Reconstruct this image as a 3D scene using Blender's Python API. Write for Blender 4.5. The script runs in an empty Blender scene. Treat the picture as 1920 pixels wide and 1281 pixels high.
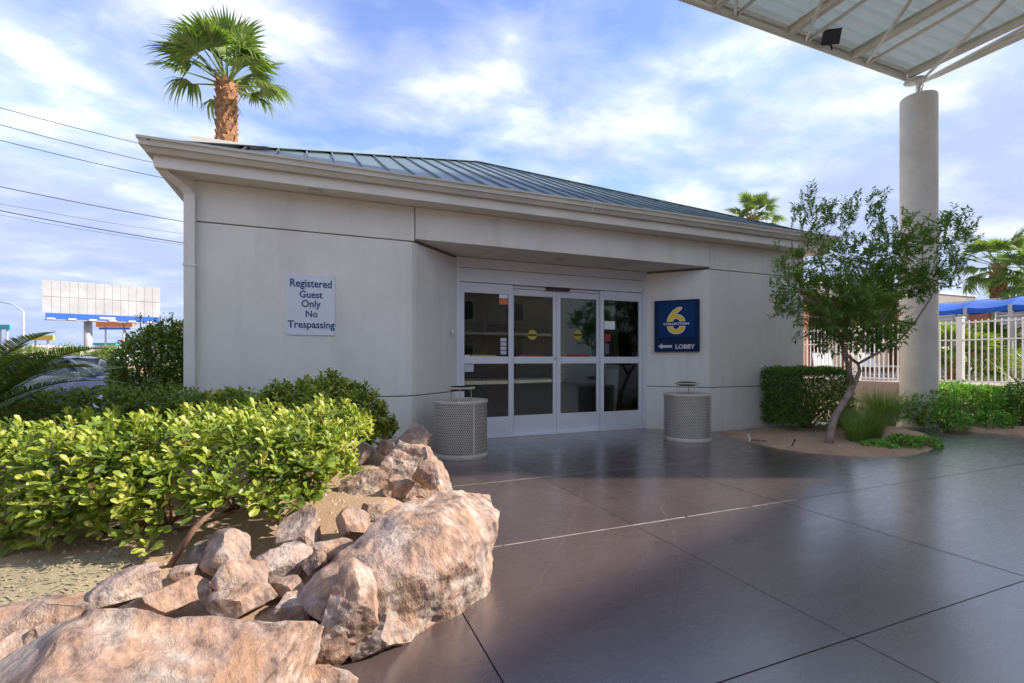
import bpy, math, random
import numpy as np
from mathutils import Vector, Matrix, noise

# ------------------------------------------------------------------ camera, sky, sun, exposure
S = bpy.context.scene
COL = S.collection
R = math.radians
YAW = R(22.3)
CY, SY = math.cos(YAW), math.sin(YAW)
EYE = 1.25
FPX = 902.0
cam = bpy.data.cameras.new('camera'); cam_o = bpy.data.objects.new('camera', cam); COL.objects.link(cam_o)
cam.sensor_width = 36; cam.lens = FPX / 1920 * 36; cam.shift_y = 0.018
cam.clip_start = 0.05; cam.clip_end = 6000
cam_o.location = (0, 0, EYE); cam_o.rotation_euler = (R(90), 0, -YAW)
S.camera = cam_o

SUN_EL = R(35)
SUN_AZ = math.atan2(0.925, -0.380)          # measured from +Y towards +X
world = bpy.data.worlds.new('World'); S.world = world; world.use_nodes = True
wt = world.node_tree; wn = wt.nodes; wl = wt.links; wn.clear()
def W(t, **k):
    n = wn.new(t)
    for a, b in k.items(): setattr(n, a, b)
    return n
wo = W('ShaderNodeOutputWorld'); bg = W('ShaderNodeBackground'); bg.inputs['Strength'].default_value = 0.13
sky = W('ShaderNodeTexSky', sky_type='NISHITA', sun_disc=False)
sky.sun_elevation = SUN_EL; sky.sun_rotation = SUN_AZ; sky.altitude = 1500; sky.air_density = 1.0; sky.dust_density = 0.0; sky.ozone_density = 4.0
tc = W('ShaderNodeTexCoord'); sep = W('ShaderNodeSeparateXYZ'); wl.new(tc.outputs['Generated'], sep.inputs[0])
def WM(op, a, b=None):
    n = W('ShaderNodeMath', operation=op)
    for i, x in enumerate((a, b)):
        if x is None: continue
        if isinstance(x, (int, float)): n.inputs[i].default_value = x
        else: wl.new(x, n.inputs[i])
    return n.outputs[0]
zz = WM('ADD', WM('MAXIMUM', sep.outputs[2], 0.0), 0.16)
cxy = W('ShaderNodeCombineXYZ'); wl.new(WM('DIVIDE', sep.outputs[0], zz), cxy.inputs[0]); wl.new(WM('DIVIDE', sep.outputs[1], zz), cxy.inputs[1])
mp = W('ShaderNodeMapping'); mp.inputs['Rotation'].default_value = (0, 0, R(28)); mp.inputs['Scale'].default_value = (1.0, 1.3, 1); mp.inputs['Location'].default_value = (3.1, 0.6, 0)
wl.new(cxy.outputs[0], mp.inputs[0])
n1 = W('ShaderNodeTexNoise'); n1.inputs['Scale'].default_value = 0.95; n1.inputs['Detail'].default_value = 3; n1.inputs['Roughness'].default_value = 0.55; n1.inputs['Distortion'].default_value = 0.35
n2 = W('ShaderNodeTexNoise'); n2.inputs['Scale'].default_value = 3.4; n2.inputs['Detail'].default_value = 9; n2.inputs['Roughness'].default_value = 0.54; n2.inputs['Distortion'].default_value = 0.2
wl.new(mp.outputs[0], n1.inputs['Vector']); wl.new(mp.outputs[0], n2.inputs['Vector'])
cl = WM('ADD', WM('MULTIPLY', n1.outputs[0], 0.55), WM('MULTIPLY', n2.outputs[0], 0.45))
ramp = W('ShaderNodeValToRGB'); ramp.color_ramp.elements[0].position = 0.42; ramp.color_ramp.elements[1].position = 0.61
ramp.color_ramp.elements[0].color = (0.10, 0.10, 0.10, 1); ramp.color_ramp.elements[1].color = (1, 1, 1, 1)
e = ramp.color_ramp.elements.new(0.52); e.color = (0.42, 0.42, 0.42, 1)
wl.new(cl, ramp.inputs[0])
mix = W('ShaderNodeMix', data_type='RGBA'); hz = W('ShaderNodeMapRange'); hz.inputs[1].default_value = 0.02; hz.inputs[2].default_value = 0.30; hz.inputs[3].default_value = 0.30; hz.inputs[4].default_value = 1.0; wl.new(sep.outputs[2], hz.inputs[0]); wl.new(WM('MULTIPLY', ramp.outputs[0], hz.outputs[0]), mix.inputs[0]); sm = W('ShaderNodeMix', data_type='RGBA', blend_type='MULTIPLY'); sm.inputs[0].default_value = 1; sm.inputs[7].default_value = (0.90, 0.84, 1.0, 1); wl.new(sky.outputs[0], sm.inputs[6]); cap = W('ShaderNodeMix', data_type='RGBA', blend_type='DARKEN'); cap.inputs[0].default_value = 1; cap.inputs[7].default_value = (1.40, 1.74, 2.65, 1); wl.new(sm.outputs[2], cap.inputs[6]); wl.new(cap.outputs[2], mix.inputs[6]); 
n3 = W('ShaderNodeTexNoise'); n3.inputs['Scale'].default_value = 2.1; n3.inputs['Detail'].default_value = 5; wl.new(mp.outputs[0], n3.inputs['Vector'])
cr2 = W('ShaderNodeValToRGB'); cr2.color_ramp.elements[0].position = 0.36; cr2.color_ramp.elements[1].position = 0.62; cr2.color_ramp.elements[0].color = (2.0, 2.22, 2.9, 1); cr2.color_ramp.elements[1].color = (3.65, 3.75, 4.1, 1)
wl.new(n3.outputs[0], cr2.inputs[0]); wl.new(cr2.outputs[0], mix.inputs[7])
wl.new(mix.outputs[2], bg.inputs['Color']); wl.new(bg.outputs[0], wo.inputs[0])

sun = bpy.data.lights.new('sun', 'SUN'); sun.energy = 2.9; sun.angle = R(1.1); sun.color = (1, 0.92, 0.82)
sun_o = bpy.data.objects.new('sun', sun); COL.objects.link(sun_o)
sd = Vector((math.sin(SUN_AZ) * math.cos(SUN_EL), math.cos(SUN_AZ) * math.cos(SUN_EL), math.sin(SUN_EL)))
sun_o.rotation_euler = sd.to_track_quat('Z', 'Y').to_euler(); sun_o.location = sd * 50

S.view_settings.view_transform = 'Standard'; S.view_settings.look = 'None'; S.view_settings.gamma = 1
S.view_settings.exposure = 1.52
S.cycles.max_bounces = 8; S.cycles.caustics_reflective = False; S.cycles.caustics_refractive = False
S.cycles.use_denoising = True

rng = random.Random(7)
nr = np.random.default_rng(7)

# ------------------------------------------------------------------ helpers
def at(u, v, d):
    """a point of the place seen at photo pixel (u, v), d metres in front of the camera"""
    x = (u - 960) / FPX
    return Vector((d * (x * CY + SY), d * (CY - x * SY), EYE + d * (675 - v) / FPX))
def gr(u, v, z=0.0):
    return at(u, v, (EYE - z) * FPX / (v - 675))

def tag(o, label=None, cat=None, group=None, kind=None):
    if label: o['label'] = label
    if cat: o['category'] = cat
    if group: o['group'] = group
    if kind: o['kind'] = kind
    return o
def empty(name, loc=(0, 0, 0), rz=0, label=None, cat=None, group=None):
    o = bpy.data.objects.new(name, None); COL.objects.link(o); o.location = loc; o.rotation_euler = (0, 0, rz); o.empty_display_size = 0.2
    return tag(o, label, cat, group)
def link(name, me, parent=None, world=False):
    o = bpy.data.objects.new(name, me); COL.objects.link(o)
    if parent is not None:
        o.parent = parent
        if world and parent.type == 'EMPTY':
            o.matrix_parent_inverse = (Matrix.Translation(parent.location) @ parent.rotation_euler.to_matrix().to_4x4()).inverted()
    return o
def copy_tree(o, parent=None):
    c = o.copy(); COL.objects.link(c)
    if parent is not None: c.parent = parent
    for ch in list(o.children): copy_tree(ch, c)
    return c

class MB:
    def __init__(s): s.v = []; s.f = []
    def add(s, vs, fs):
        b = len(s.v); s.v += [tuple(p) for p in vs]; s.f += [tuple(i + b for i in f) for f in fs]; return s
    def box(s, x0, x1, y0, y1, z0, z1):
        return s.add([(x0,y0,z0),(x1,y0,z0),(x1,y1,z0),(x0,y1,z0),(x0,y0,z1),(x1,y0,z1),(x1,y1,z1),(x0,y1,z1)],
                     [(0,3,2,1),(4,5,6,7),(0,1,5,4),(1,2,6,5),(2,3,7,6),(3,0,4,7)])
    def obox(s, c, ax, ay, az):
        c, ax, ay, az = map(Vector, (c, ax, ay, az))
        vs = [c + sx*ax + sy*ay + sz*az for sz in (-1, 1) for sx, sy in ((-1,-1),(1,-1),(1,1),(-1,1))]
        return s.add(vs, [(0,3,2,1),(4,5,6,7),(0,1,5,4),(1,2,6,5),(2,3,7,6),(3,0,4,7)])
    def bar(s, a, b, w, h, up=(0, 0, 1)):
        a, b = Vector(a), Vector(b); t = (b - a); l = t.length; t.normalize(); up = Vector(up)
        if abs(t.dot(up)) > 0.98: up = Vector((0, 1, 0))
        sd_ = t.cross(up).normalized(); u2 = sd_.cross(t)
        return s.obox((a + b) / 2, t * l / 2, sd_ * w / 2, u2 * h / 2)
    def tube(s, pts, rad, n=8, cap=True):
        pts = [Vector(p) for p in pts]; m = len(pts)
        if not hasattr(rad, '__len__'): rad = [rad] * m
        b = len(s.v); prev = None
        for i, p in enumerate(pts):
            t = (pts[min(i + 1, m - 1)] - pts[max(i - 1, 0)])
            t = t.normalized() if t.length > 1e-9 else Vector((0, 0, 1))
            if prev is None:
                a = t.cross(Vector((0, 0, 1)) if abs(t.z) < 0.9 else Vector((1, 0, 0))).normalized()
            else:
                a = (prev - t * prev.dot(t)); a = a.normalized() if a.length > 1e-6 else t.orthogonal().normalized()
            prev = a; c = t.cross(a)
            for k in range(n):
                an = 2 * math.pi * k / n
                s.v.append(tuple(p + (a * math.cos(an) + c * math.sin(an)) * rad[i]))
        for i in range(m - 1):
            for k in range(n):
                k2 = (k + 1) % n
                s.f.append((b + i*n + k, b + i*n + k2, b + (i+1)*n + k2, b + (i+1)*n + k))
        if cap:
            s.f.append(tuple(b + k for k in reversed(range(n)))); s.f.append(tuple(b + (m-1)*n + k for k in range(n)))
        return s
    def lathe(s, prof, n=32, c=(0, 0, 0), caps=False):
        b = len(s.v); c = Vector(c)
        for r, z in prof:
            for k in range(n):
                an = 2 * math.pi * k / n
                s.v.append((c.x + r*math.cos(an), c.y + r*math.sin(an), c.z + z))
        for i in range(len(prof) - 1):
            for k in range(n):
                k2 = (k + 1) % n
                s.f.append((b + i*n + k, b + i*n + k2, b + (i+1)*n + k2, b + (i+1)*n + k))
        if caps:
            s.f.append(tuple(b + k for k in reversed(range(n)))); s.f.append(tuple(b + (len(prof)-1)*n + k for k in range(n)))
        return s
    def prism(s, poly, z0, z1):
        n = len(poly)
        vs = [(x, y, z0) for x, y in poly] + [(x, y, z1) for x, y in poly]
        fs = [tuple(reversed(range(n))), tuple(range(n, 2*n))] + [(i, (i+1) % n, n + (i+1) % n, n + i) for i in range(n)]
        return s.add(vs, fs)
    def mesh(s, name, mat=None, smooth=False):
        me = bpy.data.meshes.new(name); me.from_pydata(s.v, [], s.f); me.update()
        if mat: me.materials.append(mat)
        if smooth: me.polygons.foreach_set('use_smooth', [True] * len(me.polygons))
        return me
    def build(s, name, mat, parent=None, smooth=False, bevel=0, world=True, seg=2):
        o = link(name, s.mesh(name, mat, smooth), parent, world)
        if bevel:
            m = o.modifiers.new('bevel', 'BEVEL'); m.width = bevel; m.segments = seg; m.limit_method = 'ANGLE'; m.angle_limit = R(40)
        return o
def np_mesh(name, V, F, mat, rnd=None, smooth=False):
    me = bpy.data.meshes.new(name)
    me.from_pydata(V.tolist(), [], [tuple(f) for f in F] if isinstance(F, list) else F.tolist())
    if rnd is not None:
        a = me.attributes.new('rnd', 'FLOAT', 'FACE'); a.data.foreach_set('value', np.asarray(rnd, dtype=np.float32))
    if smooth: me.polygons.foreach_set('use_smooth', [True] * len(me.polygons))
    me.materials.append(mat); me.update()
    return me

# ------------------------------------------------------------------ materials
def newmat(name):
    m = bpy.data.materials.new(name); m.use_nodes = True
    nt = m.node_tree; return m, nt, nt.nodes['Principled BSDF']
def rgba(c): return (c[0], c[1], c[2], 1)
def ND(nt, t, **k):
    n = nt.nodes.new(t)
    for a, b in k.items(): setattr(n, a, b)
    return n
def noise_tex(nt, vec, scale, detail=4, rough=0.55, dist=0):
    n = ND(nt, 'ShaderNodeTexNoise'); n.inputs['Scale'].default_value = scale; n.inputs['Detail'].default_value = detail
    n.inputs['Roughness'].default_value = rough; n.inputs['Distortion'].default_value = dist
    nt.links.new(vec, n.inputs['Vector']); return n.outputs[0]
def mixc(nt, f, a, b, blend='MIX'):
    n = ND(nt, 'ShaderNodeMix', data_type='RGBA', blend_type=blend)
    for i, x in ((0, f), (6, a), (7, b)):
        if isinstance(x, (int, float)): n.inputs[i].default_value = x
        elif isinstance(x, tuple): n.inputs[i].default_value = rgba(x)
        else: nt.links.new(x, n.inputs[i])
    return n.outputs[2]
def rampv(nt, f, stops):
    n = ND(nt, 'ShaderNodeValToRGB'); cr = n.color_ramp
    while len(cr.elements) < len(stops): cr.elements.new(0.5)
    for e_, (p, c) in zip(cr.elements, stops):
        e_.position = p; e_.color = rgba(c) if isinstance(c, tuple) else (c, c, c, 1)
    nt.links.new(f, n.inputs[0]); return n.outputs[0]
def bump(nt, bsdf, h, strength, dist=0.01):
    b = ND(nt, 'ShaderNodeBump'); b.inputs['Strength'].default_value = strength; b.inputs['Distance'].default_value = dist
    nt.links.new(h, b.inputs['Height']); nt.links.new(b.outputs[0], bsdf.inputs['Normal'])
def mat(name, c, rough=0.6, var=0.12, scale=3.0, bmp=0.0, bscale=60, metal=0.0, c2=None, spec=0.5, rvar=0.0, coord='Object', bdist=0.01):
    m, nt, b = newmat(name)
    tcn = ND(nt, 'ShaderNodeTexCoord'); vec = tcn.outputs[coord]
    a = tuple(x * (1 - var) for x in c); d = c2 if c2 else tuple(min(1, x * (1 + var)) for x in c)
    n = noise_tex(nt, vec, scale, 6, 0.6)
    f = rampv(nt, n, [(0.3, 0.0), (0.7, 1.0)])
    nt.links.new(mixc(nt, f, a, d), b.inputs['Base Color'])
    b.inputs['Roughness'].default_value = rough; b.inputs['Metallic'].default_value = metal; b.inputs['Specular IOR Level'].default_value = spec
    if rvar:
        r_ = ND(nt, 'ShaderNodeMapRange'); r_.inputs[3].default_value = rough - rvar; r_.inputs[4].default_value = rough + rvar
        nt.links.new(noise_tex(nt, vec, scale * 2.3, 5), r_.inputs[0]); nt.links.new(r_.outputs[0], b.inputs['Roughness'])
    if bmp: bump(nt, b, noise_tex(nt, vec, bscale, 4), bmp, bdist)
    return m

def leafmat(name, cols, trans=0.35, rough=0.38):
    """leaf colours picked per leaf; thin leaves let light through"""
    m, nt, b = newmat(name)
    at_ = ND(nt, 'ShaderNodeAttribute'); at_.attribute_name = 'rnd'
    k = len(cols)
    col = rampv(nt, at_.outputs['Fac'], [(i / (k - 1), c) for i, c in enumerate(cols)])
    nt.links.new(col, b.inputs['Base Color']); b.inputs['Roughness'].default_value = rough; b.inputs['Specular IOR Level'].default_value = 0.45
    tr = ND(nt, 'ShaderNodeBsdfTranslucent'); nt.links.new(mixc(nt, 1.0, col, (1.25, 1.3, 0.55), 'MULTIPLY'), tr.inputs[0])
    ms = ND(nt, 'ShaderNodeMixShader'); ms.inputs[0].default_value = trans
    nt.links.new(b.outputs[0], ms.inputs[1]); nt.links.new(tr.outputs[0], ms.inputs[2])
    nt.links.new(ms.outputs[0], nt.nodes['Material Output'].inputs[0])
    return m

M = {}
# stucco: painted, trowelled, weather-streaked
m, nt, b = newmat('stucco'); vec = ND(nt, 'ShaderNodeTexCoord').outputs['Object']
blot = rampv(nt, noise_tex(nt, vec, 0.9, 6, 0.62), [(0.35, 0.0), (0.7, 1.0)])
c_ = mixc(nt, blot, (0.735, 0.71, 0.655), (0.825, 0.805, 0.75))
mpn = ND(nt, 'ShaderNodeMapping'); mpn.inputs['Scale'].default_value = (3.2, 3.2, 0.4); nt.links.new(vec, mpn.inputs[0])
st = rampv(nt, noise_tex(nt, mpn.outputs[0], 1.3, 5, 0.6), [(0.52, 0.0), (0.8, 1.0)])
st2 = ND(nt, 'ShaderNodeMath', operation='MULTIPLY'); st2.inputs[1].default_value = 0.34; nt.links.new(st, st2.inputs[0])
nt.links.new(mixc(nt, st2.outputs[0], c_, (0.47, 0.445, 0.41)), b.inputs['Base Color']); b.inputs['Roughness'].default_value = 0.85
h1 = ND(nt, 'ShaderNodeMath', operation='ADD'); nt.links.new(noise_tex(nt, vec, 95, 3), h1.inputs[0]); nt.links.new(noise_tex(nt, vec, 9, 4), h1.inputs[1])
bump(nt, b, h1.outputs[0], 0.6, 0.007); M['stucco'] = m
M['fascia'] = mat('fascia_paint', (0.72, 0.69, 0.63), 0.6, 0.08, 2.0, 0.08, 40)
M['gutter'] = mat('gutter_paint', (0.58, 0.545, 0.47), 0.45, 0.10, 1.6)
M['teal'] = mat('teal_roof_metal', (0.165, 0.22, 0.228), 0.38, 0.12, 1.2, metal=0.35, rvar=0.08)
M['alu'] = mat('white_aluminium', (0.72, 0.73, 0.78), 0.42, 0.05, 2.5, rvar=0.08)
M['dark'] = mat('black_plastic', (0.02, 0.02, 0.022), 0.45, 0.2, 8)
M['dark_gap'] = mat('dark_sealant', (0.05, 0.047, 0.045), 0.8, 0.2, 8)  # dark joint base under the paving slabs
M['wallgap'] = mat('grey_sealant', (0.17, 0.16, 0.15), 0.8, 0.2, 8)
M['white_stucco'] = mat('white_stucco', (0.80, 0.78, 0.73), 0.85, 0.05, 0.6, 0.2, 30)  # walls of the added shade blocks, whitened to bounce more light
M['cream'] = mat('cream_paint', (0.62, 0.58, 0.50), 0.7, 0.06, 1.0, 0.1, 30)
M['steel'] = mat('cream_painted_steel', (0.78, 0.75, 0.66), 0.5, 0.10, 2.0, rvar=0.08)
M['deck'] = mat('pale_roof_deck', (0.78, 0.77, 0.70), 0.5, 0.05, 0.8)
M['can'] = mat('beige_coated_metal', (0.52, 0.47, 0.40), 0.5, 0.10, 6, c2=(0.6, 0.55, 0.47))
M['bag'] = mat('black_liner', (0.03, 0.028, 0.027), 0.6, 0.3, 5)
M['signw'] = mat('sign_white', (0.70, 0.73, 0.82), 0.4, 0.03, 3)
M['signblue'] = mat('sign_letter_blue', (0.03, 0.07, 0.20), 0.5, 0.05, 3)
M['navy'] = mat('sign_navy', (0.003, 0.038, 0.15), 0.55, 0.12, 3, spec=0.15)
M['navy2'] = mat('sign_navy_frame', (0.003, 0.022, 0.075), 0.55, 0.12, 3, spec=0.15)
M['yellow'] = mat('sign_yellow', (0.85, 0.55, 0.03), 0.4, 0.05, 6)
M['letter'] = mat('sign_letter_white', (0.85, 0.87, 0.88), 0.4, 0.02, 3)
M['lettergrey'] = mat('sign_letter_grey', (0.55, 0.57, 0.62), 0.4, 0.02, 3)
M['orange'] = mat('sign_orange', (0.75, 0.20, 0.03), 0.5, 0.1, 3)
M['red'] = mat('sticker_red', (0.30, 0.03, 0.035), 0.5, 0.1, 3)
M['stick_y'] = mat('sticker_yellow', (0.45, 0.36, 0.04), 0.5, 0.1, 9)
M['mint'] = mat('mint_wall', (0.36, 0.50, 0.42), 0.7, 0.08, 1)
M['char'] = mat('charcoal_wall', (0.10, 0.095, 0.115), 0.7, 0.1, 1)
M['wood'] = mat('dark_wood', (0.06, 0.03, 0.018), 0.45, 0.3, 6)
M['screen'] = mat('screen_dark', (0.035, 0.04, 0.025), 0.25, 0.2, 2)
M['tile'] = mat('lobby_tile', (0.16, 0.14, 0.13), 0.3, 0.1, 2)
M['ceil'] = mat('lobby_ceiling', (0.5, 0.5, 0.5), 0.8, 0.03, 2)
M['bark'] = mat('smooth_bark', (0.26, 0.19, 0.14), 0.85, 0.3, 14, 0.5, 45, c2=(0.40, 0.31, 0.25))
M['twig'] = mat('brown_twig', (0.20, 0.11, 0.07), 0.8, 0.3, 20, 0.3, 60)
M['palmbark'] = mat('palm_boots', (0.27, 0.12, 0.06), 0.9, 0.35, 9, 0.6, 30, c2=(0.52, 0.27, 0.13))
M['asphalt'] = mat('asphalt', (0.07, 0.07, 0.075), 0.85, 0.2, 0.6, 0.3, 120)
M['desert'] = mat('desert_ground', (0.30, 0.23, 0.16), 0.95, 0.2, 0.3, 0.3, 20)
M['dirt'] = mat('red_dirt', (0.42, 0.22, 0.13), 0.95, 0.25, 0.4, 0.5, 3, c2=(0.46, 0.34, 0.20))
M['reddeck'] = mat('red_pool_deck', (0.36, 0.28, 0.23), 0.85, 0.15, 1.5, 0.2, 30)
M['fence'] = mat('cream_fence_paint', (0.82, 0.80, 0.74), 0.5, 0.06, 3)
M['bluefab'] = mat('blue_shade_fabric', (0.010, 0.11, 0.52), 0.75, 0.15, 0.8)
M['concrete'] = mat('column_concrete', (0.68, 0.63, 0.54), 0.8, 0.14, 1.6, 0.3, 35)
M['rubber'] = mat('tyre_rubber', (0.02, 0.02, 0.02), 0.8, 0.2, 8)
M['carpaint'] = mat('car_paint', (0.17, 0.18, 0.25), 0.22, 0.03, 1, metal=0.5)
M['chrome'] = mat('rim_metal', (0.5, 0.5, 0.52), 0.3, 0.05, 3, metal=0.9)
M['carglass'] = mat('car_window', (0.03, 0.04, 0.05), 0.06, 0.05, 1)
M['lamp'] = mat('lamp_lens', (0.7, 0.7, 0.66), 0.25, 0.03, 2)
M['billw'] = mat('billboard_panel', (0.50, 0.50, 0.49), 0.6, 0.12, 0.6, c2=(0.58, 0.58, 0.58))
M['billblue'] = mat('billboard_skirt', (0.04, 0.14, 0.50), 0.5, 0.08, 0.3)
M['polegrey'] = mat('galvanised_pole', (0.45, 0.45, 0.45), 0.5, 0.1, 0.6)
M['cable'] = mat('cable', (0.03, 0.03, 0.035), 0.7, 0.1, 1)
M['brickred'] = mat('terracotta_stucco', (0.38, 0.15, 0.09), 0.85, 0.15, 0.8, 0.2, 20)
M['taupe'] = mat('taupe_stucco', (0.30, 0.26, 0.22), 0.85, 0.12, 0.6, 0.2, 20)
M['winglass'] = mat('window_glass', (0.03, 0.035, 0.04), 0.08, 0.2, 0.6)
M['teal_sign'] = mat('teal_sign', (0.05, 0.35, 0.42), 0.5, 0.1, 1)
M['yellow_sign'] = mat('yellow_sign', (0.65, 0.48, 0.05), 0.5, 0.1, 1)
M['white_trail'] = mat('white_panel', (0.7, 0.72, 0.76), 0.5, 0.08, 0.5)
M['joint'] = mat('joint_pale', (0.34, 0.30, 0.28), 0.9, 0.4, 9)

# thin architectural glass: part mirror by angle, part clear
m = bpy.data.materials.new('door_glass'); m.use_nodes = True; nt = m.node_tree; nt.nodes.clear()
o_ = ND(nt, 'ShaderNodeOutputMaterial'); g_ = ND(nt, 'ShaderNodeBsdfGlossy'); g_.inputs['Roughness'].default_value = 0.01
t_ = ND(nt, 'ShaderNodeBsdfTransparent'); t_.inputs[0].default_value = (0.76, 0.82, 0.80, 1)
fr = ND(nt, 'ShaderNodeFresnel'); fr.inputs[0].default_value = 1.75; ms = ND(nt, 'ShaderNodeMixShader')
nt.links.new(fr.outputs[0], ms.inputs[0]); nt.links.new(t_.outputs[0], ms.inputs[1]); nt.links.new(g_.outputs[0], ms.inputs[2]); nt.links.new(ms.outputs[0], o_.inputs[0])
M['glass'] = m

# polished, stained concrete slabs
m, nt, b = newmat('stained_concrete'); geo = ND(nt, 'ShaderNodeNewGeometry'); vec = geo.outputs['Position']
oi = ND(nt, 'ShaderNodeObjectInfo')
a1 = rampv(nt, noise_tex(nt, vec, 0.8, 7, 0.62, 0.4), [(0.3, 0.0), (0.72, 1.0)])
c_ = mixc(nt, a1, (0.072, 0.050, 0.047), (0.118, 0.083, 0.078))
mpn = ND(nt, 'ShaderNodeMapping'); mpn.inputs['Scale'].default_value = (1, 5, 1); mpn.inputs['Rotation'].default_value = (0, 0, R(17)); nt.links.new(vec, mpn.inputs[0])
sc = rampv(nt, noise_tex(nt, mpn.outputs[0], 3.2, 9, 0.7, 0.8), [(0.55, 0.0), (0.78, 1.0)])
c_ = mixc(nt, mixc(nt, 1.0, sc, (0.35, 0.35, 0.35), 'MULTIPLY'), c_, (0.135, 0.105, 0.10))
sp = rampv(nt, noise_tex(nt, vec, 22, 3, 0.5), [(0.74, 0.0), (0.80, 1.0)])
c_ = mixc(nt, mixc(nt, 1.0, sp, (0.25, 0.25, 0.25), 'MULTIPLY'), c_, (0.28, 0.24, 0.22))
st_n = rampv(nt, noise_tex(nt, vec, 2.6, 4, 0.5, 0.3), [(0.66, 0.0), (0.73, 0.55)]); c_ = mixc(nt, st_n, c_, (0.035, 0.028, 0.028))
gum = ND(nt, 'ShaderNodeTexVoronoi'); gum.inputs['Scale'].default_value = 3.0; nt.links.new(vec, gum.inputs['Vector'])
c_ = mixc(nt, rampv(nt, gum.outputs['Distance'], [(0.018, 0.55), (0.03, 0.0)]), c_, (0.025, 0.02, 0.02))
hv = ND(nt, 'ShaderNodeHueSaturation'); mr = ND(nt, 'ShaderNodeMapRange'); mr.inputs[3].default_value = 0.88; mr.inputs[4].default_value = 1.12
nt.links.new(oi.outputs['Random'], mr.inputs[0]); nt.links.new(mr.outputs[0], hv.inputs['Value']); nt.links.new(c_, hv.inputs['Color'])
nt.links.new(hv.outputs[0], b.inputs['Base Color'])
mr2 = ND(nt, 'ShaderNodeMapRange'); mr2.inputs[3].default_value = 0.16; mr2.inputs[4].default_value = 0.40
nt.links.new(noise_tex(nt, mpn.outputs[0], 1.8, 7, 0.65, 0.5), mr2.inputs[0]); nt.links.new(mr2.outputs[0], b.inputs['Roughness'])
b.inputs['Specular IOR Level'].default_value = 0.75; b.inputs['Coat Weight'].default_value = 0.9; b.inputs['Coat IOR'].default_value = 1.7; b.inputs['Coat Roughness'].default_value = 0.24
bump(nt, b, noise_tex(nt, vec, 14, 6, 0.6), 0.06, 0.01); M['slab'] = m

# soil with grit
def soil(name, a, c, d):
    m, nt, b = newmat(name); vec = ND(nt, 'ShaderNodeNewGeometry').outputs['Position']
    f1 = rampv(nt, noise_tex(nt, vec, 2.2, 5), [(0.3, 0.0), (0.7, 1.0)])
    f2 = rampv(nt, noise_tex(nt, vec, 70, 3, 0.7), [(0.45, 0.0), (0.7, 1.0)])
    nt.links.new(mixc(nt, mixc(nt, 1.0, f2, (0.6, 0.6, 0.6), 'MULTIPLY'), mixc(nt, f1, a, c), d), b.inputs['Base Color']); b.inputs['Roughness'].default_value = 0.95
    bump(nt, b, noise_tex(nt, vec, 60, 5, 0.7), 0.8, 0.012); return m
M['soil'] = soil('sandy_soil', (0.34, 0.21, 0.125), (0.43, 0.28, 0.17), (0.52, 0.38, 0.25))
M['grit'] = soil('dry_grit', (0.26, 0.20, 0.12), (0.36, 0.29, 0.17), (0.50, 0.43, 0.28))

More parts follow.
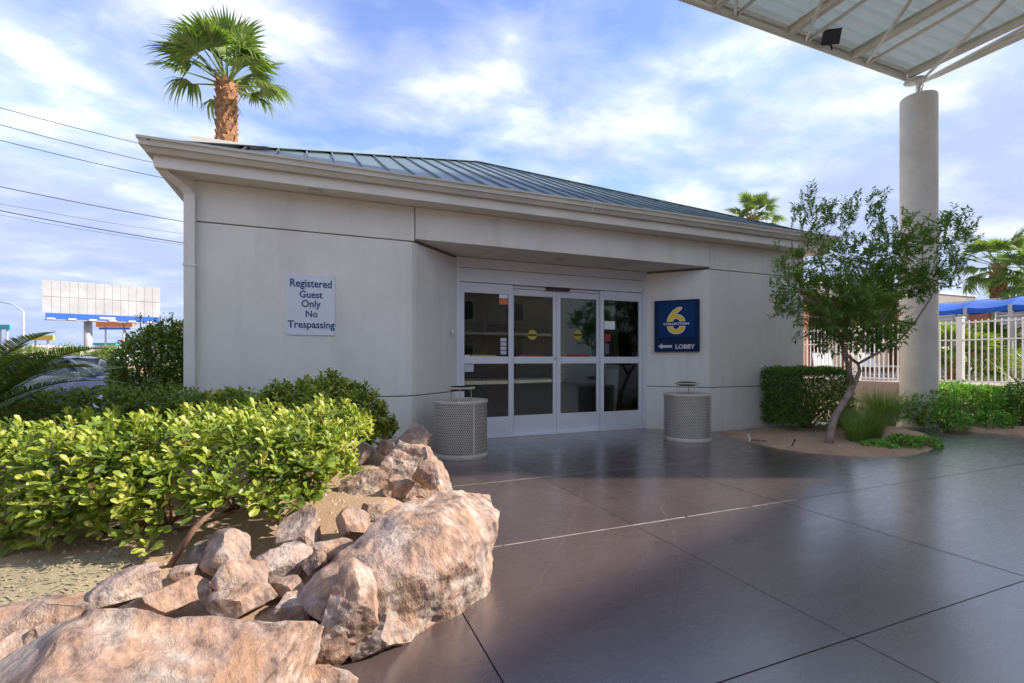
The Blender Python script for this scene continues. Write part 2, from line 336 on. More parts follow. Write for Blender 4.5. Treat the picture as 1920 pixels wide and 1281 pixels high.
# rock: banded pink, rust, cream and grey
def rockmat(name, tone):
    m, nt, b = newmat(name); tcn = ND(nt, 'ShaderNodeTexCoord'); oi = ND(nt, 'ShaderNodeObjectInfo')
    va = ND(nt, 'ShaderNodeVectorMath', operation='MULTIPLY_ADD'); va.inputs[1].default_value = (1, 1, 1)
    cmb = ND(nt, 'ShaderNodeVectorMath', operation='SCALE'); cmb.inputs[0].default_value = (17, 9, 23); nt.links.new(oi.outputs['Random'], cmb.inputs['Scale'])
    nt.links.new(tcn.outputs['Object'], va.inputs[0]); nt.links.new(cmb.outputs[0], va.inputs[2]); vec = va.outputs[0]
    P_, O_, C_, G_, D_ = tone
    n1 = noise_tex(nt, vec, 2.4, 8, 0.62, 0.35); n3 = noise_tex(nt, vec, 5.5, 9, 0.66, 0.4)
    base = rampv(nt, n1, [(0.30, G_), (0.42, P_), (0.53, O_), (0.62, P_), (0.74, D_)])
    base = mixc(nt, rampv(nt, n3, [(0.50, 0.0), (0.62, 0.85)]), base, C_)
    mpn = ND(nt, 'ShaderNodeMapping'); mpn.inputs['Scale'].default_value = (1, 1, 0.55); mpn.inputs['Rotation'].default_value = (0.35, 0.25, 0.3); nt.links.new(vec, mpn.inputs[0])
    n2 = noise_tex(nt, mpn.outputs[0], 15, 10, 0.66, 0.0)
    v2 = rampv(nt, n2, [(0.34, (0.42, 0.39, 0.40)), (0.45, (0.86, 0.84, 0.83)), (0.55, (1.1, 1.07, 1.03)), (0.66, (1.5, 1.45, 1.38))])
    col = mixc(nt, 1.0, base, v2, 'MULTIPLY')
    streak = rampv(nt, noise_tex(nt, mpn.outputs[0], 3.4, 7, 0.6, 0.6), [(0.56, 0.0), (0.66, 0.65)])
    col = mixc(nt, streak, col, (0.40, 0.215, 0.11))
    dark = rampv(nt, noise_tex(nt, mpn.outputs[0], 4.7, 8, 0.65, 0.3), [(0.32, 0.6), (0.42, 0.0)])
    col = mixc(nt, dark, col, (0.20, 0.135, 0.14))
    vo = ND(nt, 'ShaderNodeTexVoronoi'); vo.inputs['Scale'].default_value = 6.5; vo.inputs['Detail'].default_value = 2.0; nt.links.new(vec, vo.inputs['Vector'])
    vc = ND(nt, 'ShaderNodeTexVoronoi'); vc.feature = 'DISTANCE_TO_EDGE'; vc.inputs['Scale'].default_value = 3.3
    wob = ND(nt, 'ShaderNodeVectorMath', operation='MULTIPLY_ADD'); nz = ND(nt, 'ShaderNodeTexNoise'); nz.inputs['Scale'].default_value = 4; nz.inputs['Detail'].default_value = 5; nt.links.new(vec, nz.inputs['Vector'])
    wob.inputs[1].default_value = (0.35, 0.35, 0.35); nt.links.new(nz.outputs['Color'], wob.inputs[0]); nt.links.new(vec, wob.inputs[2]); nt.links.new(wob.outputs[0], vc.inputs['Vector'])
    crack = rampv(nt, vc.outputs['Distance'], [(0.0, 0.25), (0.010, 1.0)])
    col = mixc(nt, crack, mixc(nt, 1.0, col, (0.92, 0.90, 0.89), 'MULTIPLY'), col)
    nt.links.new(col, b.inputs['Base Color']); b.inputs['Roughness'].default_value = 0.8; b.inputs['Specular IOR Level'].default_value = 0.35
    h1 = ND(nt, 'ShaderNodeMath', operation='MULTIPLY_ADD'); h1.inputs[1].default_value = 0.7; nt.links.new(vo.outputs['Distance'], h1.inputs[0]); nt.links.new(n2, h1.inputs[2])
    hs = ND(nt, 'ShaderNodeMath', operation='MULTIPLY_ADD'); hs.inputs[1].default_value = 0.05; nt.links.new(crack, hs.inputs[0]); nt.links.new(h1.outputs[0], hs.inputs[2])
    bump(nt, b, hs.outputs[0], 0.9, 0.05); return m
M['rock'] = rockmat('pink_rust_rock', ((0.365, 0.265, 0.225), (0.385, 0.245, 0.17), (0.50, 0.425, 0.375), (0.285, 0.235, 0.222), (0.20, 0.148, 0.145)))
M['rockg'] = rockmat('grey_pink_rock', ((0.37, 0.285, 0.255), (0.38, 0.265, 0.20), (0.48, 0.41, 0.37), (0.28, 0.245, 0.24), (0.19, 0.155, 0.16)))

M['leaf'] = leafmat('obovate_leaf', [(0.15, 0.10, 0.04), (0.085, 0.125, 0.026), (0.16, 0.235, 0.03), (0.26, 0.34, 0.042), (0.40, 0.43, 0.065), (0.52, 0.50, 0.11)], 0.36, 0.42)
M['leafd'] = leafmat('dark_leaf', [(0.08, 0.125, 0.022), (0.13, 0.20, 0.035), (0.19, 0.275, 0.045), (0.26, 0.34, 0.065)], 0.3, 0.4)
M['leaft'] = leafmat('tree_leaf', [(0.06, 0.14, 0.03), (0.10, 0.20, 0.04), (0.15, 0.27, 0.05), (0.24, 0.36, 0.07)], 0.42, 0.45)
M['leafh'] = leafmat('hedge_leaf', [(0.05, 0.115, 0.02), (0.085, 0.19, 0.03), (0.15, 0.275, 0.035), (0.25, 0.38, 0.05)], 0.35, 0.42)
M['leafl'] = leafmat('lantana_leaf', [(0.07, 0.19, 0.025), (0.12, 0.31, 0.04), (0.20, 0.42, 0.06), (0.30, 0.50, 0.09)], 0.38, 0.5)
M['flower'] = leafmat('lantana_flower', [(0.55, 0.06, 0.02), (0.70, 0.14, 0.03), (0.75, 0.30, 0.05)], 0.3, 0.6)
M['grass'] = leafmat('grass_blade', [(0.09, 0.19, 0.025), (0.15, 0.27, 0.04), (0.23, 0.33, 0.06), (0.42, 0.38, 0.14)], 0.35, 0.5)
M['palm'] = leafmat('palm_leaf', [(0.09, 0.16, 0.035), (0.15, 0.24, 0.05), (0.22, 0.31, 0.07), (0.34, 0.38, 0.13)], 0.35, 0.45)
M['sago'] = leafmat('cycad_leaf', [(0.035, 0.075, 0.014), (0.08, 0.14, 0.022), (0.14, 0.21, 0.03), (0.26, 0.31, 0.06)], 0.25, 0.35)

m, nt, b = newmat('corrugated_sheet'); b.inputs['Base Color'].default_value = (0.80, 0.81, 0.74, 1); b.inputs['Roughness'].default_value = 0.5
tr = ND(nt, 'ShaderNodeBsdfTranslucent'); tr.inputs[0].default_value = (0.86, 0.88, 0.80, 1); ms = ND(nt, 'ShaderNodeMixShader'); ms.inputs[0].default_value = 0.6
nt.links.new(b.outputs[0], ms.inputs[1]); nt.links.new(tr.outputs[0], ms.inputs[2]); nt.links.new(ms.outputs[0], nt.nodes['Material Output'].inputs[0]); M['deck'] = m

# ------------------------------------------------------------------ ground, pavement, beds
def struct(o): return tag(o, kind='structure')
struct(MB().add([(-3000,-3000,-0.10),(3000,-3000,-0.10),(3000,3000,-0.10),(-3000,3000,-0.10)], [(0,1,2,3)]).build('ground', M['desert']))
pave = struct(MB().add([(-7,-9,-0.014),(14.3,-9,-0.014),(14.3,7.6,-0.014),(-7,7.6,-0.014)], [(0,1,2,3)]).build('pavement', M['dark_gap']))
XS = [0.675 + 1.56 * k for k in range(-4, 9)]
YS = [1.42 + 1.6 * k for k in range(-6, 5)]
slab_me = None
for i in range(len(XS) - 1):
    for j in range(len(YS) - 1):
        w, h = 1.56, 1.60
        if slab_me is None:
            g = 0.0036
            mb = MB().box(-w/2 + g, w/2 - g, -h/2 + g, h/2 - g, -0.09, 0)
            so = mb.build('slab', M['slab'], pave, world=False); slab_me = so.data
        else:
            so = link('slab', slab_me, pave)
        so.location = ((XS[i] + XS[i+1]) / 2, (YS[j] + YS[j+1]) / 2, rng.uniform(-0.0008, 0.0008))
for yy, xa, xb in ((YS[7], 0.9, 4.0), (YS[8], 1.2, 4.6)):      # dusty filler left in two of the joints
    mb = MB()
    x = xa
    while x < xb:
        l = rng.uniform(0.12, 0.5)
        mb.box(x, min(xb, x + l), yy - 0.0045, yy + 0.0045, -0.012, 0.0009); x += l + rng.choice((0.004, 0.01, 0.03))
    mb.build('joint_filler', M['joint'], pave)
def scuff(pts, w):
    mb = MB(); P = [Vector((x, y, 0.0016)) for x, y in pts]
    vs = []
    for i, p in enumerate(P):
        t = (P[min(i+1, len(P)-1)] - P[max(i-1, 0)]).normalized(); n = Vector((-t.y, t.x, 0)); q = w * (0.35 + 0.65 * math.sin(math.pi * (i + 0.3) / len(P))) * rng.uniform(0.6, 1.2)
        vs += [p + n * q / 2, p - n * q / 2]
    return mb.add(vs, [(2*i, 2*i+1, 2*i+3, 2*i+2) for i in range(len(P) - 1)])
def arc(u0v0, mid, u1v1, n=22):
    a, m_, c = [gr(*p) for p in (u0v0, mid, u1v1)]
    out = []
    for i in range(n):
        t = i / (n - 1); q = a * (1-t)*(1-t) + (2*m_ - (a + c) / 2) * 2*t*(1-t) + c * t*t; out.append((q.x, q.y))
    return out
m, nt, b = newmat('tyre_scuff'); b.inputs['Base Color'].default_value = (0.22, 0.18, 0.17, 1); b.inputs['Roughness'].default_value = 0.6
b.inputs['Alpha'].default_value = 0.3; M['scuff'] = m
for a_, m_, c_, w_ in (((1087, 895), (1080, 960), (965, 1160), 0.007), ((1205, 905), (1262, 1000), (1266, 1140), 0.008), ((1212, 1025), (1200, 1070), (1186, 1125), 0.006)):
    scuff(arc(a_, m_, c_), w_).build('tyre_scuff', M['scuff'], pave)

# left planting bed: raised soil held by boulders
EDGE = [(-3.0, -2.6), (0.4, -1.1), (1.0, -0.7), (1.7, -0.12), (2.18, 0.30), (2.85, 0.92), (3.6, 1.0), (4.6, 1.02), (5.3, 1.02), (6.38, 1.02), (6.40, -1.2), (30, -1.2)]
def edge_x(y): return float(np.interp(y, [e_[0] for e_ in EDGE], [e_[1] for e_ in EDGE]))
def bed_z(x, y):
    s = (edge_x(y) - x) / 0.55
    s = max(0.0, min(1.0, s)); s = s * s * (3 - 2 * s)
    lo = 0.10 if y < 2.2 else 0.20
    top = 0.10 + 0.12 * max(0, min(1, (y - 1.9) / 1.6))
    far = max(0, min(1, (-x - 4.0) / 4.0)); top *= 1 - 0.85 * far
    n = noise.noise(Vector((x * 1.6, y * 1.6, 0))) * 0.03 + noise.noise(Vector((x * 7, y * 7, 3))) * 0.008
    return -0.03 + s * (top + 0.03 + n)
nx, ny = 190, 150
xs = np.linspace(-9, 1.15, nx); ys = np.linspace(-1.0, 10.5, ny)
V = [(x, y, bed_z(x, y)) for y in ys for x in xs]
F = [(j*nx+i, j*nx+i+1, (j+1)*nx+i+1, (j+1)*nx+i) for j in range(ny-1) for i in range(nx-1)]
struct(MB().add(V, F).build('planting_bed', M['soil'], smooth=True))
# gritty patch with dry litter in front of the shrubs
gx = np.linspace(-2.6, -0.75, 60); gy = np.linspace(1.7, 3.3, 50)
V = []; F = []
for y in gy:
    for x in gx: V.append((x, y, bed_z(x, y) + 0.006 - 0.03 * max(0, (abs((x + 1.7) / 0.95) ** 4 + abs((y - 2.5) / 0.8) ** 4) - 0.7)))
F = [(j*60+i, j*60+i+1, (j+1)*60+i+1, (j+1)*60+i) for j in range(49) for i in range(59)]
struct(MB().add(V, F).build('gravel_patch', M['grit'], smooth=True))
n = 2600
px = nr.uniform(-2.55, -0.8, n); py = nr.uniform(1.8, 3.2, n); V = []; F = []
for k in range(n):
    a = nr.uniform(0, math.pi); l = nr.uniform(0.006, 0.02); w = nr.uniform(0.002, 0.005); z = bed_z(px[k], py[k]) + 0.010
    c, s = math.cos(a), math.sin(a); b0 = len(V)
    V += [(px[k]-c*l-s*w, py[k]-s*l+c*w, z), (px[k]-c*l+s*w, py[k]-s*l-c*w, z), (px[k]+c*l+s*w, py[k]+s*l-c*w, z+nr.uniform(0, .006)), (px[k]+c*l-s*w, py[k]+s*l+c*w, z+nr.uniform(0, .006))]
    F.append((b0, b0+1, b0+2, b0+3))
tag(link('leaf_litter', np_mesh('leaf_litter', np.array(V), F, mat('dry_litter', (0.30, 0.25, 0.15), 0.9, 0.4, 30))), 'dry leaf litter and chips scattered on the gritty soil at left', 'litter', kind='stuff')

V0, F0 = None, None
def pebbles(name, n, region, zf, mt, label):
    V = []; F = []
    for k in range(n):
        x, y = region(); s = 0.003 + 0.014 * rng.random() ** 3; z = zf(x, y) + s * 0.2
        b0 = len(V); a = rng.uniform(0, 6.28)
        for q in range(5): V.append((x + s * rng.uniform(.7, 1.2) * math.cos(a + q * 1.257), y + s * rng.uniform(.7, 1.2) * math.sin(a + q * 1.257), z - s * 0.4))
        V.append((x, y, z + s * rng.uniform(.4, .9)))
        F += [(b0 + q, b0 + (q + 1) % 5, b0 + 5) for q in range(5)]
    return tag(MB().add(V, F).build(name, mt), label, 'gravel', kind='stuff')
pebbles('gravel', 5200, lambda: (rng.uniform(-2.6, 0.95), rng.uniform(1.5, 5.2)), bed_z, M['soil'] if False else mat('pebbles', (0.40, 0.29, 0.21), 0.9, 0.35, 25, c2=(0.62, 0.52, 0.42)), 'small pebbles strewn over the sandy bed at left')
def bed_patch(name, poly, hgt, mt, res=0.06):
    """soil heaped inside an outline; its rim sinks just under the paving"""
    P = np.array(poly); x0, y0 = P.min(0) - 0.05; x1, y1 = P.max(0) + 0.05
    gx = np.arange(x0, x1, res); gy = np.arange(y0, y1, res)
    A = P; B = np.roll(P, -1, 0)
    def sdist(x, y):
        d = 1e9; ins = False
        for (ax, ay), (bx, by) in zip(A, B):
            ex, ey = bx - ax, by - ay; t = max(0, min(1, ((x-ax)*ex + (y-ay)*ey) / (ex*ex + ey*ey + 1e-12)))
            d = min(d, math.hypot(x - ax - t*ex, y - ay - t*ey))
            if (ay > y) != (by > y) and x < (bx - ax) * (y - ay) / (by - ay) + ax: ins = not ins
        return d if ins else -d
    V = []; keep = []
    for y in gy:
        for x in gx:
            s = sdist(x, y); k = max(-0.02, min(1, s / 0.35))
            V.append((x, y, -0.006 + hgt * (1 - (1 - max(0, k)) ** 2) + (0.016 * noise.noise(Vector((x*3, y*3, 1))) + 0.012 * noise.noise(Vector((x*11, y*11, 5))) if k > 0 else -0.03) + min(0.012, max(0, s * 0.5))))
    n_ = len(gx)
    F = [(j*n_+i, j*n_+i+1, (j+1)*n_+i+1, (j+1)*n_+i) for j in range(len(gy)-1) for i in range(n_-1)]
    return struct(MB().add(V, F).build(name, mt, smooth=True))
def smooth_loop(pts, it=2):
    for _ in range(it):
        q = []
        for i in range(len(pts)):
            a, c = pts[i], pts[(i+1) % len(pts)]
            q += [(0.75*a[0] + 0.25*c[0], 0.75*a[1] + 0.25*c[1]), (0.25*a[0] + 0.75*c[0], 0.25*a[1] + 0.75*c[1])]
        pts = q
    return pts
tb = [tuple(gr(u, v)[:2]) for u, v in ((1338, 812), (1400, 829), (1480, 846), (1560, 854), (1650, 858), (1725, 854), (1764, 838), (1752, 820), (1700, 804), (1650, 796))]
tb = smooth_loop(tb + [(9.5, 6.3), (6.6, 6.40)])
bed_patch('tree_bed', tb, 0.05, M['soil'], 0.07)
lb = [tuple(gr(u, v)[:2]) for u, v in ((1684, 782), (1705, 791), (1780, 806), (1860, 813), (1960, 819))]
lb = smooth_loop(lb + [(11.5, 1.6), (14.2, 1.5), (14.2, 12.5), (9.7, 12.5), (9.2, 7.0)])
bed_patch('flower_bed', lb, 0.10, M['soil'], 0.12)
pebbles('gravel', 1500, lambda: (rng.uniform(5.9, 8.2), rng.uniform(4.3, 6.1)), lambda x, y: 0.052, bpy.data.materials['pebbles'], 'small pebbles on the soil of the round tree bed')
struct(MB().box(14.2, 40, -6, 40, -0.09, 0.66).build('pool_deck', M['reddeck']))
# beyond the bed on the left: car park, road and a dirt bank
struct(MB().add([(-60,4.5,-0.09),(-7.2,4.5,-0.09),(-5.2,9.0,-0.09),(-5.2,33,-0.09),(-60,33,-0.09)], [(0,1,2,3,4)]).build('car_park', M['asphalt']))
struct(MB().add([(-300,52,-0.09),(200,52,-0.09),(200,64,-0.09),(-300,64,-0.09)], [(0,1,2,3)]).build('road', M['asphalt']))
nx2, ny2 = 90, 20
V = []
for j in range(ny2):
    for i in range(nx2):
        x = -90 + i * 1.4; y = 33 + j * 1.0; k = math.sin(math.pi * j / (ny2 - 1))
        V.append((x, y, -0.12 + k * (0.85 + 0.6 * noise.noise(Vector((x * 0.13, y * 0.2, 0))) + 0.2 * noise.noise(Vector((x, y, 2))))))
struct(MB().add(V, [(j*nx2+i, j*nx2+i+1, (j+1)*nx2+i+1, (j+1)*nx2+i) for j in range(ny2-1) for i in range(nx2-1)]).build('dirt_bank', M['dirt'], smooth=True))

# ------------------------------------------------------------------ lobby building
FY, DY = 6.425, 7.225                      # front wall plane, door plane
XL, XR, YB = -1.2675, 8.70, 16.3
ZS = 3.29
LB = empty('lobby_building', (3.7, FY, 0), 0, 'single-storey pale grey stucco lobby with teal hipped metal roof and glass entrance', 'building')
left_poly = [(XL, FY), (1.12, FY), (1.20, FY+0.012), (1.27, FY+0.055), (2.03, 7.20), (2.03, 7.42), (1.84, 7.42), (1.12, 6.66), (XL, 6.66)]
right_poly = [(5.62, 7.20), (6.29, 6.47), (6.34, FY), (XR, FY), (XR, 6.66), (6.44, 6.66), (5.80, 7.42), (5.62, 7.42)]
def inset(poly, d):
    n = len(poly); out = []
    for i in range(n):
        p0, p1, p2 = [Vector(poly[k]) for k in ((i-1) % n, i, (i+1) % n)]
        e1 = (p1 - p0).normalized(); e2 = (p2 - p1).normalized(); n1 = Vector((-e1.y, e1.x)); n2 = Vector((-e2.y, e2.x)); nn = (n1 + n2).normalized()
        out.append(tuple(p1 + nn * d / max(0.3, nn.dot(n1))))
    return out
for poly in (left_poly, right_poly):
    MB().prism(poly, -0.06, 0.762).build('wall_plinth', M['stucco'], LB, bevel=0.008)
    MB().prism(poly, 0.776, 2.820).build('wall_panel', M['stucco'], LB, bevel=0.008)
    MB().prism(inset(poly, 0.016), 0.70, 2.90).build('joint_backing', M['wallgap'], LB)
MB().box(XL, 1.232, FY, 6.66, 2.834, ZS).build('wall_band', M['stucco'], LB, bevel=0.008)
MB().box(6.352, XR, FY, 6.66, 2.834, ZS).build('wall_band', M['stucco'], LB, bevel=0.008)
MB().box(1.244, 6.340, FY-0.004, 7.42, 2.862, ZS).build('entrance_header', M['stucco'], LB, bevel=0.008)
MB().box(XL, XL+0.2, 6.66, YB, 0, ZS).build('side_wall', M['stucco'], LB)
sw = MB().box(XR-0.2, XR, 6.66, 8.2, 0, ZS).box(XR-0.2, XR, 11.2, YB, 0, ZS).box(XR-0.2, XR, 8.2, 11.2, 0, 0.9).box(XR-0.2, XR, 8.2, 11.2, 2.5, ZS)
sw.build('side_wall', M['stucco'], LB)
for k in range(2):  # unseen side windows, added so daylight enters the lobby
    y0 = 8.2 + k * 1.5
    w_ = MB().box(XR-0.13, XR-0.05, y0, y0+0.06, 0.9, 2.5).box(XR-0.13, XR-0.05, y0+1.44, y0+1.5, 0.9, 2.5).box(XR-0.13, XR-0.05, y0+0.06, y0+1.44, 0.9, 0.96).box(XR-0.13, XR-0.05, y0+0.06, y0+1.44, 2.44, 2.5).build('window', M['alu'], LB)
    MB().box(XR-0.095, XR-0.085, y0+0.06, y0+1.44, 0.96, 2.44).build('pane', M['glass'], w_)
MB().box(XL+0.2, XR-0.2, YB-0.2, YB, 0, ZS).build('back_wall', M['stucco'], LB)
MB().box(-1.06, 8.49, 7.36, YB-0.2, -0.05, 0.012).build('floor', M['tile'], LB)
MB().box(-1.06, 8.49, 7.45, YB-0.21, 2.84, 2.86).build('ceiling', M['ceil'], LB)
# eaves
fx0, fx1, fy0, fy1 = -1.57, 9.0, 6.12, 16.6
MB().box(fx0+0.045, fx1-0.045, fy0+0.045, fy1-0.045, ZS+0.002, ZS+0.03).build('soffit', M['fascia'], LB)
def ring(prof, x0, x1, y0, y1):
    mb = MB(); n = len(prof)
    vs = []
    for o, z in prof: vs += [(x0-o, y0-o, z), (x1+o, y0-o, z), (x1+o, y1+o, z), (x0-o, y1+o, z)]
    fs = [(4*i+k, 4*i+(k+1) % 4, 4*((i+1) % n)+(k+1) % 4, 4*((i+1) % n)+k) for i in range(n) for k in range(4)]
    return mb.add(vs, fs)
ring([(0, 3.284), (0, 3.455), (-0.04, 3.455), (-0.04, 3.284)], fx0, fx1, fy0, fy1).build('frieze_board', M['fascia'], LB, bevel=0.006)
GP = [(0.004, 3.412), (0.055, 3.412), (0.062, 3.425), (0.112, 3.525), (0.122, 3.530), (0.122, 3.556), (0.106, 3.556), (0.102, 3.470), (0.004, 3.470)]
ring(GP, fx0, fx1, fy0, fy1).build('gutter', M['gutter'], LB)
for xx in (3.75,):
    MB().add([(xx-0.012, fy0-0.064, 3.416), (xx+0.012, fy0-0.064, 3.416), (xx+0.012, fy0-0.1225, 3.545), (xx-0.012, fy0-0.1225, 3.545)], [(0,1,2,3)]).build('gutter_seam', M['fascia'], LB)
# downspout at the left corner
dp = [(-1.53, 6.20, 3.40), (-1.53, 6.20, 3.33), (-1.50, 6.22, 3.27), (-1.33, 6.345, 3.16), (-1.297, 6.378, 3.10), (-1.297, 6.378, 0.05)]
mb = MB()
vs = []
for p in dp:
    x, y, z = p
    vs += [(x-0.055, y-0.04, z), (x+0.055, y-0.04, z), (x+0.055, y+0.04, z), (x-0.055, y+0.04, z)]
fs = [(4*i+k, 4*i+(k+1) % 4, 4*(i+1)+(k+1) % 4, 4*(i+1)+k) for i in range(len(dp)-1) for k in range(4)] + [(3,2,1,0), tuple(4*(len(dp)-1)+k for k in range(4))]
mb.add(vs, fs).build('downspout', M['fascia'], LB, bevel=0.006)
for zz_ in (0.9, 2.3): MB().box(-1.358, -1.236, 6.332, 6.43, zz_, zz_+0.03).build('downspout_strap', M['fascia'], LB)
for (x, y, z) in ((0.0, 6.29, ZS), (7.7, 6.29, ZS)):
    f = MB().lathe([(0.085, -0.004), (0.075, -0.010), (0.055, -0.006), (0.05, 0.02)], 24, (x, y, z+0.002)).build('soffit_light', M['gutter'], LB, smooth=True)
    MB().lathe([(0.001, -0.001), (0.052, -0.001)], 20, (x, y, z)).build('lens', M['lamp'], f)
for x in (2.35, 3.60, 4.85):
    f = MB().lathe([(0.10, -0.003), (0.09, -0.014), (0.062, -0.008), (0.055, -0.002)], 24, (x, 6.80, 2.861)).build('soffit_light', M['gutter'], LB, smooth=True)
    MB().lathe([(0.001, -0.006), (0.058, -0.006)], 20, (x, 6.80, 2.861)).build('lens', M['lamp'], f)
# roof
rx0, rx1, ry0, ry1, rz = -1.640, 9.070, 6.048, 16.672, 3.500
AP = Vector((3.70, 11.36, 6.14))
roof = MB().add([(rx0,ry0,rz),(rx1,ry0,rz),(rx1,ry1,rz),(rx0,ry1,rz),tuple(AP)], [(0,3,2,1),(0,1,4),(1,2,4),(2,3,4),(3,0,4)]).build('roof', M['teal'], LB)
cor = [Vector((rx0,ry0,rz)), Vector((rx1,ry0,rz)), Vector((rx1,ry1,rz)), Vector((rx0,ry1,rz))]
for s in range(4):
    a, c = cor[s], cor[(s+1) % 4]; e_ = (c - a); L = e_.length; e_.normalize()
    mid = (a + c) / 2; upv = AP - mid; nrm = e_.cross(upv).normalized()
    half = (AP - a).dot(e_)
    def hfrac(t): return t / half if t < half else (L - t) / (L - half)
    t = 0.17; prev = 0.0; ribs = []
    foot = AP - (a + e_ * half)            # straight up the slope
    while t < L:
        k = hfrac(t); p0 = a + e_ * t; p1 = p0 + foot * k
        if k > 0.02: MB().bar(p0 + nrm * 0.016, p1 + nrm * 0.016, 0.018, 0.034, nrm).build('standing_seam', M['teal'], roof)
        if s == 0 and t > 0.3:
            q0 = a + e_ * (prev + 0.012); q1 = a + e_ * (t - 0.012); k0, k1 = hfrac(prev + 0.012), hfrac(t - 0.012)
            lift = nrm * 0.004
            MB().add([q0 + lift, q1 + lift, q1 + foot * k1 + lift, q0 + foot * k0 + lift], [(0,1,2,3)]).build('roof_panel', M['teal'], roof)
        prev = t; t += 0.342
for s in range(4):
    MB().bar(cor[s] + Vector((0, 0, 0.022)), AP + Vector((0, 0, 0.022)), 0.16, 0.012).build('hip_cap', M['teal'], roof)

# entrance doors
fr_ = MB().box(2.03, 2.088, 7.20, 7.34, 0, 2.855).box(5.542, 5.62, 7.20, 7.34, 0, 2.855).box(2.088, 5.542, 7.215, 7.34, 2.475, 2.690).box(2.088, 5.542, 7.225, 7.34, 2.698, 2.855).box(2.088, 5.542, 7.22, 7.36, 0.0, 0.018)
fr_.build('door_frame', M['alu'], LB, bevel=0.005)
DX = [2.09, 2.952, 3.815, 4.678, 5.54]
def door(i):
    x0, x1 = DX[i] + 0.003, DX[i+1] - 0.003; sl = i in (1, 2)
    if i == 0: x1 += 0.03
    if i == 3: x0 -= 0.03
    y0 = 7.29 if sl else 7.235; y1 = y0 + 0.045; top = 2.415 if sl else 2.468; sw_ = 0.07
    mb = MB().box(x0, x0+sw_, y0, y1, 0.02, top).box(x1-sw_, x1, y0, y1, 0.02, top)
    mb.box(x0+sw_, x1-sw_, y0, y1, 0.02, 0.335).box(x0+sw_, x1-sw_, y0, y1, 1.19, 1.305).box(x0+sw_, x1-sw_, y0, y1, 2.31, top)
    d = mb.build('door', M['alu'], LB, bevel=0.004)
    for z0, z1 in ((0.335, 1.19), (1.305, 2.31)):
        MB().box(x0+sw_, x1-sw_, y0+0.018, y0+0.026, z0, z1).build('pane', M['glass'], d)
    return d, x0+sw_, x1-sw_, y0+0.015
D = [door(i) for i in range(4)]
MB().box(2.952, 4.678, 7.285, 7.335, 2.422, 2.47).build('door_track', M['alu'], LB, bevel=0.004)
MB().box(3.60, 4.03, 7.205, 7.283, 2.425, 2.468).build('motion_sensor', M['dark'], LB, bevel=0.01)
def on_y(u, v, y):
    x = (u - 960) / FPX; return at(u, v, y / (CY - x * SY))
def sticker(di, u0, v0, u1, v1, mt, name='sticker'):
    d, _, _, y = D[di]; a, c = on_y(u0, v0, y), on_y(u1, v1, y)
    return MB().box(a.x, c.x, y-0.001, y+0.001, c.z, a.z).build(name, mt, d)
sticker(0, 936, 549, 952, 560, M['letter']); sticker(0, 936, 560.5, 952, 571, M['orange']); sticker(0, 935, 573, 951, 580, M['dark'])
for k in range(4): sticker(0, 938.5, 634 + k*8, 949.5, 640.5 + k*8, M['lettergrey'])
sticker(0, 884, 665.5, 930, 670.5, M['stick_y']); sticker(0, 871, 665.5, 882, 670.5, M['lettergrey']); sticker(0, 871, 683, 888, 697, M['lettergrey']); 
sticker(1, 972, 665, 1020, 669.5, M['red']); sticker(2, 1063, 664, 1105, 669, M['red'])
sticker(3, 1133, 602, 1153, 618, M['letter']); sticker(3, 1133, 620, 1148, 624, M['dark']); sticker(3, 1134, 626, 1145, 640, M['red']); sticker(3, 1134, 644, 1142, 664, M['char'])
for di, u in ((1, 998), (2, 1083)):
    d, _, _, y = D[di]; c = on_y(u, 628, y)
    MB().add([(c.x + 0.085*math.cos(a), y-0.001, c.z + 0.085*math.sin(a)) for a in np.linspace(0, 2*math.pi, 25)[:-1]], [tuple(range(24))]).build('sticker', M['stick_y'], d)
    MB().box(c.x-0.075, c.x+0.075, y-0.003, y-0.002, c.z-0.018, c.z+0.012).build('sticker', M['dark'], d)
MB().tube([(3.78, 7.275, 1.28), (3.78, 7.26, 1.28)], 0.018, 12).build('lock_cylinder', M['chrome'], D[1][0])
MB().box(1.90, 1.94, 7.02, 7.06, 1.66, 1.71).build('wall_switch', M['lamp'], LB)

# inside the lobby
MB().box(1.9, 3.30, 9.4, 9.5, 0.004, 2.84).build('partition', M['char'], LB)
MB().box(3.30, 8.45, 11.4, 11.5, 0.004, 2.84).build('partition', M['mint'], LB)
tv = empty('wall_screen', (2.7, 9.38, 1.7), 0, 'dark framed screen on the charcoal wall behind the left fixed door pane', 'screen')
MB().box(2.15, 3.2, 9.35, 9.398, 1.42, 2.12).build('frame', M['dark'], tv); MB().box(2.19, 3.16, 9.345, 9.35, 1.46, 2.08).build('display', M['screen'], tv)
ds = empty('reception_desk', (5.9, 9.6, 0), 0, 'dark wood reception desk behind the rightmost door pane', 'desk')
MB().box(5.0, 7.6, 9.4, 9.8, 0.005, 1.0).build('body', M['wood'], ds, bevel=0.01); MB().box(4.95, 7.65, 9.34, 9.86, 1.0, 1.05).build('counter_top', M['char'], ds, bevel=0.01)
ch = empty('lobby_door', (4.2, 11.38, 0), 0, 'brown interior door on the mint green back wall of the lobby', 'door')
MB().box(3.75, 3.83, 11.34, 11.398, 0.005, 2.15).box(4.67, 4.75, 11.34, 11.398, 0.005, 2.15).box(3.83, 4.67, 11.34, 11.398, 2.07, 2.15).build('frame', M['wood'], ch)
MB().box(3.84, 4.66, 11.36, 11.397, 0.005, 2.06).build('door_leaf', M['brickred'], ch)

